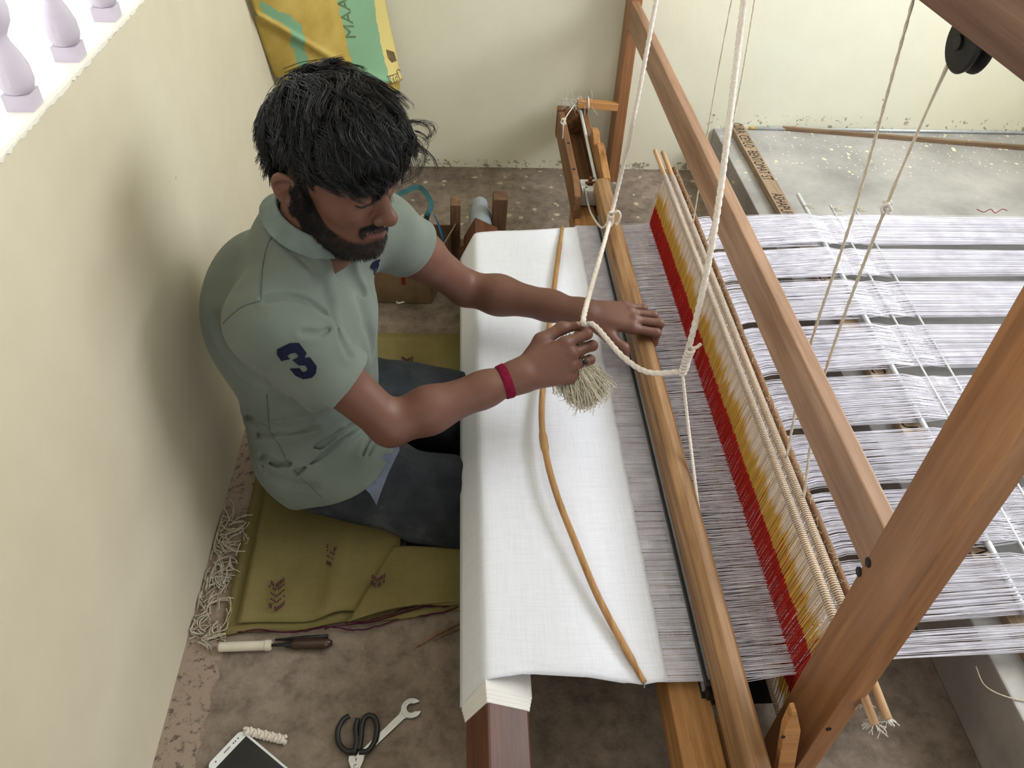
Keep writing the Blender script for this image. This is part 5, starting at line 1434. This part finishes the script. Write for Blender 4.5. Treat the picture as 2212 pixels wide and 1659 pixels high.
inn = [(hc[0] + .0085 * math.cos(q), hc[1] + .0085 * math.sin(q)) for q in np.linspace(math.radians(416) - .5 - .45, math.radians(112) - .5 + .45, 12)]
slab(jaw + inn, .0003, .0065, M['steel'], 'jaw', wr, .0008, w0 * A(1, 1, 0), ws, wu)
# two slivers of cane
for (q0, q1, lab) in (((900, 1398), (985, 1352), 'thin dark cane sliver on the floor at the mat edge, nearer one'), ((938, 1383), (986, 1362), 'short brown cane sliver on the floor under the cloth edge')):
    p0, p1 = at(*q0, z=.002), at(*q1, z=.003); mb = MB(); mb.tube([p0, (p0 + p1) / 2 + A(0, .003, .002), p1 + (p1 - p0) * .4], [.0012, .0018, .0016], 6, flat=.6); tag(mb.build('cane_sliver', M['brown_y'], smooth=True), lab, 'cane')

# ================================================================== CARDBOARD BOX AND STRAPS
t = NT('brown_cardboard'); v = t.mapping(); n1 = t.noise(v, 12, 4); n2 = t.noise(t.mapping((200, 200, 8)), 1, 2)
c = t.mix(.2, t.ramp(n1, [(.3, srgb(120, 98, 74)), (.7, srgb(146, 122, 94))]), t.ramp(n2, [(.3, (.7, .7, .7, 1)), (.7, WHT)]), 'MULTIPLY'); M['card'] = t.out(c, .9, .1)
qa, qc = at(932, 657, z=0), at(985, 562, z=0); qa[2] = qc[2] = 0
eu = nrm(A(-1, .035, 0)); ev = nrm(qc - qa); Lb = .26; Wb = float(np.linalg.norm(qc - qa)); Hb = .125
bxo = empty('cardboard_box', qa, 'open brown cardboard box beside the far end of the cloth beam', 'box')
def wallq(p, q, h0, h1, nm, th=.004, out=None):
    d = nrm(q - p); nn = A(-d[1], d[0], 0) * th; vs = [p, q, q + nn, p + nn]; mb = MB()
    mb.add([A(x[0], x[1], h0) for x in vs] + [A(x[0] + (out[0] if out is not None else 0), x[1] + (out[1] if out is not None else 0), h1) for x in vs], [(0,3,2,1), (4,5,6,7), (0,1,5,4), (1,2,6,5), (2,3,7,6), (3,0,4,7)])
    return mb.build(nm, M['card'], bxo, bevel=.0008)
c00, c10, c11, c01 = qa, qa + eu * Lb, qa + eu * Lb + ev * Wb, qa + ev * Wb
wallq(c10, c00, .002, Hb, 'side'); wallq(c00, c01, .002, Hb, 'side'); wallq(c01, c11, .002, Hb, 'side'); wallq(c11, c10, .002, Hb, 'side')
mb = MB(); mb.add([A(x[0], x[1], .003) for x in (c00, c10, c11, c01)], [(0,1,2,3)]); mb.build('bottom', M['card'], bxo)
wallq(c01, c00, Hb, Hb + .03, 'flap', .003, A(.012, 0, 0))
def ribbon(name, pts, w, m, lab, par=None, th=.0012, up=(0, 0, 1), cat='strap'):
    P_ = spline(pts, 40); vs = []; fs = []; up = A(*up)
    for i, p in enumerate(P_):
        tn = nrm(np.array(P_[min(i + 1, 39)]) - P_[max(i - 1, 0)]); s_ = np.cross(tn, up); s_ = nrm(s_) if np.linalg.norm(s_) > .05 else A(0, 1, 0); nn = np.cross(s_, tn)
        vs += [p - s_ * w / 2 - nn * th, p + s_ * w / 2 - nn * th, p + s_ * w / 2 + nn * th, p - s_ * w / 2 + nn * th]
    for i in range(39):
        for k in range(4): a, b = 4 * i + k, 4 * i + (k + 1) % 4; fs.append((a, b, b + 4, a + 4))
    mb = MB(); mb.add(vs, fs + [(0,1,2,3), (159,158,157,156)]); o = mb.build(name, m, par, smooth=False)
    return tag(o, lab, cat) if par is None else tag(o, lab)
M['teal'] = plain('teal_webbing', srgb(58, 98, 102), .8, .1, 0, .15, 300); M['blue'] = plain('blue_plastic_strap', srgb(36, 104, 160), .4, .4, 0, .1)
zb = Hb + .02
ribbon('webbing_strap', [A(-.20, 1.98, .02), at(858, 437, z=zb), at(880, 412, z=zb + .02), at(906, 405, z=zb + .02), at(925, 425, z=zb + .01), at(931, 445, z=zb), at(922, 468, z=zb - .02), at(915, 500, z=.05)], .016, M['teal'], 'teal webbing strap looping up out of the cardboard box', up=(.2, -.9, .4))
ribbon('plastic_strap', [at(938, 466, z=.140), at(944, 476, z=.142), at(951, 495, z=.132), at(957, 512, z=.118), at(962, 528, z=.100)], .016, M['blue'], 'bright blue plastic strap inside the cardboard box', up=(.9, -.3, .3))
rope('box_string', [at(880, 595, z=.06), at(884, 615, z=.04), at(886, 632, z=.02), at(876, 650, z=.006), at(860, 655, z=.004), at(856, 647, z=.004)], .003, M['rope'], 'short white cord lying in front of the cardboard box', 50)
mb = MB(); pm = at(872, 604, y=qa[1] + .001); mb.box((pm[0] - .006, pm[1] - .006, pm[2] - .014), (pm[0] + .005, pm[1] - .004, pm[2] + .02)); tag(mb.build('red_label', plain('red_tape', srgb(120, 36, 26), .7), bxo), 'strip of red tape')

# ================================================================== SACK IN THE CORNER
TL, BL = at(540, 0, x=-.509), at(600, 165, x=-.500); TR, BR = at(834, 0, y=2.655), at(866, 182, y=2.64)
dl = TL - BL; dr = TR - BR
TL2, TR2 = BL + dl * 1.7, BR + dr * 1.5
def sack_pt(s, t_, off=0.0):
    """s across 0..1, t_ down 0..1 (1 = bottom hem)"""
    p = (TL2 * (1 - t_) + BL * t_) * (1 - s) + (TR2 * (1 - t_) + BR * t_) * s
    n_ = A(.72, -.69, 0)
    drop = (.10 * math.sin(math.pi * s) + .015 * s) * t_ ** 2
    fold = .020 * math.exp(-((t_ - (.52 + .40 * s)) / .030) ** 2)
    b = .05 * math.sin(math.pi * s) * (.55 + .45 * t_) * (1 - .45 * max(0, t_ - .85) / .15) + fold * .5 - (.012 if t_ > .52 + .40 * s else 0) + .006 * math.sin(9 * s + 6 * t_)
    return p + n_ * (b + off) - A(0, 0, drop)
t = NT('printed_yellow_sack'); uv = t.n.new('ShaderNodeUVMap'); sepn = t.n.new('ShaderNodeSeparateXYZ'); t.lk(uv.outputs[0], sepn.inputs[0]); S_, T_ = sepn.outputs[0], sepn.outputs[1]
wv = t.noise(t.mapping((900, 900, 60)), 1, 2); n1 = t.noise(t.mapping(), 12, 4)
c = t.ramp(n1, [(.3, srgb(172, 146, 66)), (.7, srgb(198, 172, 92))])
jag = t.math('MULTIPLY', t.math('SUBTRACT', t.noise(t.mapping(), 40, 3), .5), .05)
sx2 = t.math('ADD', S_, jag)
g1 = t.math('MULTIPLY', t.math('GREATER_THAN', sx2, .52), t.math('LESS_THAN', sx2, .86))
up1 = t.math('LESS_THAN', T_, t.math('ADD', t.math('MULTIPLY', S_, .40), .52))
g2 = t.math('MULTIPLY', t.math('GREATER_THAN', sx2, .04), t.math('LESS_THAN', sx2, .24))
t2 = t.math('ADD', T_, t.math('MULTIPLY', jag, 1.5)); b1m = t.math('LESS_THAN', t.math('ABSOLUTE', t.math('SUBTRACT', t2, t.math('ADD', t.math('MULTIPLY', S_, .45), .42))), .045)
g3 = t.math('MULTIPLY', t.math('LESS_THAN', t.math('ABSOLUTE', t.math('SUBTRACT', sx2, .20)), .035), t.math('GREATER_THAN', T_, .55))
pale = t.math('MULTIPLY', t.math('GREATER_THAN', sx2, .86), up1)
c = t.mix(pale, c, srgb(214, 196, 124))
grn = t.math('MAXIMUM', t.math('MULTIPLY', g1, up1), t.math('MAXIMUM', t.math('MULTIPLY', g2, b1m), g3))
c = t.mix(grn, c, srgb(126, 168, 132)); t.bump(wv, .2, .001)
M['sack'] = t.out(c, .5, .3)
ns, nt = 60, 70; vs = [sack_pt(i / ns, j / nt) for j in range(nt + 1) for i in range(ns + 1)]
me = bpy.data.meshes.new('printed_sack'); me.from_pydata([tuple(p) for p in vs], [], [(j*(ns+1)+i, j*(ns+1)+i+1, (j+1)*(ns+1)+i+1, (j+1)*(ns+1)+i) for j in range(nt) for i in range(ns)])
uvl = me.uv_layers.new(name='UVMap'); uvs = np.array([(i / ns, j / nt) for j in range(nt + 1) for i in range(ns + 1)])
li = np.empty(len(me.loops), np.int32); me.loops.foreach_get('vertex_index', li); uvl.data.foreach_set('uv', uvs[li].astype(np.float32).ravel())
me.polygons.foreach_set('use_smooth', [True] * len(me.polygons)); me.update()
sack = link('printed_sack', me, M['sack']); sm = sack.modifiers.new('thick', 'SOLIDIFY'); sm.thickness = .002
tag(sack, 'yellow and green printed plastic sack hanging in the corner behind his head', 'sack')
def text_mesh(txt, size):
    cu_ = bpy.data.curves.new('lettering', 'FONT'); cu_.body = txt; cu_.size = size; cu_.align_x = 'LEFT'; cu_.resolution_u = 3
    ob = bpy.data.objects.new('tmp_text', cu_); COL.objects.link(ob); bpy.context.view_layer.update()
    dg = bpy.context.evaluated_depsgraph_get(); me_ = bpy.data.meshes.new_from_object(ob.evaluated_get(dg))
    bpy.data.objects.remove(ob); bpy.data.curves.remove(cu_)
    return me_
def lettering(txt, fn, m, par, label=None, name='lettering', size=1.0):
    me_ = text_mesh(txt, size)
    for v_ in me_.vertices: v_.co = fn(v_.co.x, v_.co.y)
    me_.update(); me_.materials.clear()
    o = link(name, me_, m, par); return tag(o, label)
M['faded'] = plain('faded_sack_print', srgb(96, 116, 82), .7, .2, 0, .3); M['brown_print'] = plain('brown_sack_print', srgb(110, 92, 62), .7, .2, 0, .3)
lettering('MAAN', lambda x, y: sack_pt(.60 - y * .12 + .0, .46 - x * .115 + .08 + .0, .0035), M['faded'], sack, 'faded vertical print')
lettering('प्रति', lambda x, y: sack_pt(.84 + x * .075, .868 - y * .085 + x * .02, .0035), M['brown_print'], sack, 'brown printed script')
def blob(pts, nm):
    mb = MB(); mb.add([sack_pt(s, q, .0035) for s, q in pts], [tuple(range(len(pts)))]); mb.build(nm, M['brown_print'], sack)
blob([(.90, .66), (.975, .70), (.985, .77), (.93, .76), (.90, .72)], 'print_block')

# ================================================================== THINGS ON THE PLATFORM
st = empty('stencilled_batten', (.97, 1.5, .165), 'long wooden batten with black stencilled letters lying under the warp', 'batten')
XB0, XB1, ZB = .948, .994, .186
mb = MB(); mb.box((XB0, .30, .1655), (XB1, 2.68, ZB)); mb.build('batten', M['strip'], st, bevel=.002)
def batten_text(txt, y0, size=.036, label=None, sq_=.62):
    lettering(txt, lambda x, y: (XB0 + .006 + y, y0 - x * sq_, ZB + .0004), M['ink'], st, label, size=size * 1.35)
def y_at(u, v): return at(u, v, z=ZB)[1]
batten_text('CURA, CEYLO', y_at(1606, 266), label='stencilled letters CURA, CEYLO')
batten_text('BENTOMAT ST', y_at(1636, 326), label='stencilled letters BENTOMAT ST')
batten_text('ASHAPURA', y_at(1683, 418), label='stencilled letters ASHAPURA')
for ch, (u, v) in (('2', (1744, 530)), ('G', (1780, 600)), ('S', (1838, 688)), ('C', (1888, 798)), ('U', (1955, 915)), ('W', (2110, 1180))):
    batten_text(ch, y_at(u, v) + .012, label='stencilled letter', sq_=.8)
mr = empty('metal_rod', (1.5, 2.67, .165), 'thin shiny metal rod with a yellow tip along the back wall', 'rod')
p0, p1 = at(1628, 273, z=.171), at(2300, 285, z=.171); p0[1] = p1[1] = 2.678
mb = MB(); mb.cyl(p0, p1, .0052, 12); mb.build('shaft', M['alu'], mr, smooth=True)
mb = MB(); mb.cyl(p0 + A(-.02, 0, 0), p0, .0045, 10); mb.build('tip', plain('yellow_tip', srgb(196, 160, 72), .5), mr, smooth=True)
q0, q1 = at(1690, 277, z=.17), at(2212, 318, z=.17); dv = nrm(q1 - q0); nv = A(-dv[1], dv[0], 0) * .009
q1 = q1 + dv * .15
mb = MB(); mb.add([p + A(0, 0, z) for z in (-.0045, .009) for p in (q0 - nv - nv * 0, q1 - nv * 2, q1, q0)], [(0,3,2,1), (4,5,6,7), (0,1,5,4), (1,2,6,5), (2,3,7,6), (3,0,4,7)])
tag(mb.build('wooden_lath', M['lath'], bevel=.001), 'long brown wooden lath lying askew beside the metal rod', 'lath')
rope('stray_thread', [at(2108, 1440, z=.172), at(2125, 1478, z=.167), at(2160, 1500, z=.167), at(2215, 1515, z=.167), at(2260, 1520, z=.167)], .0010, M['string'], 'single white thread lying on the grey platform', 40, cat='thread')
mb = MB()
for k in range(7): pass
pts = [at(2110, 452, z=.206), at(2125, 458, z=.208), at(2140, 452, z=.206), at(2150, 460, z=.208), at(2165, 452, z=.207), at(2176, 455, z=.206)]
mb.tube(spline(pts, 40), .0012, 5); tag(mb.build('red_thread', plain('red_yarn', srgb(130, 40, 52), .9, .05), smooth=True), 'small dark red thread on the far edge of the warp', 'thread')
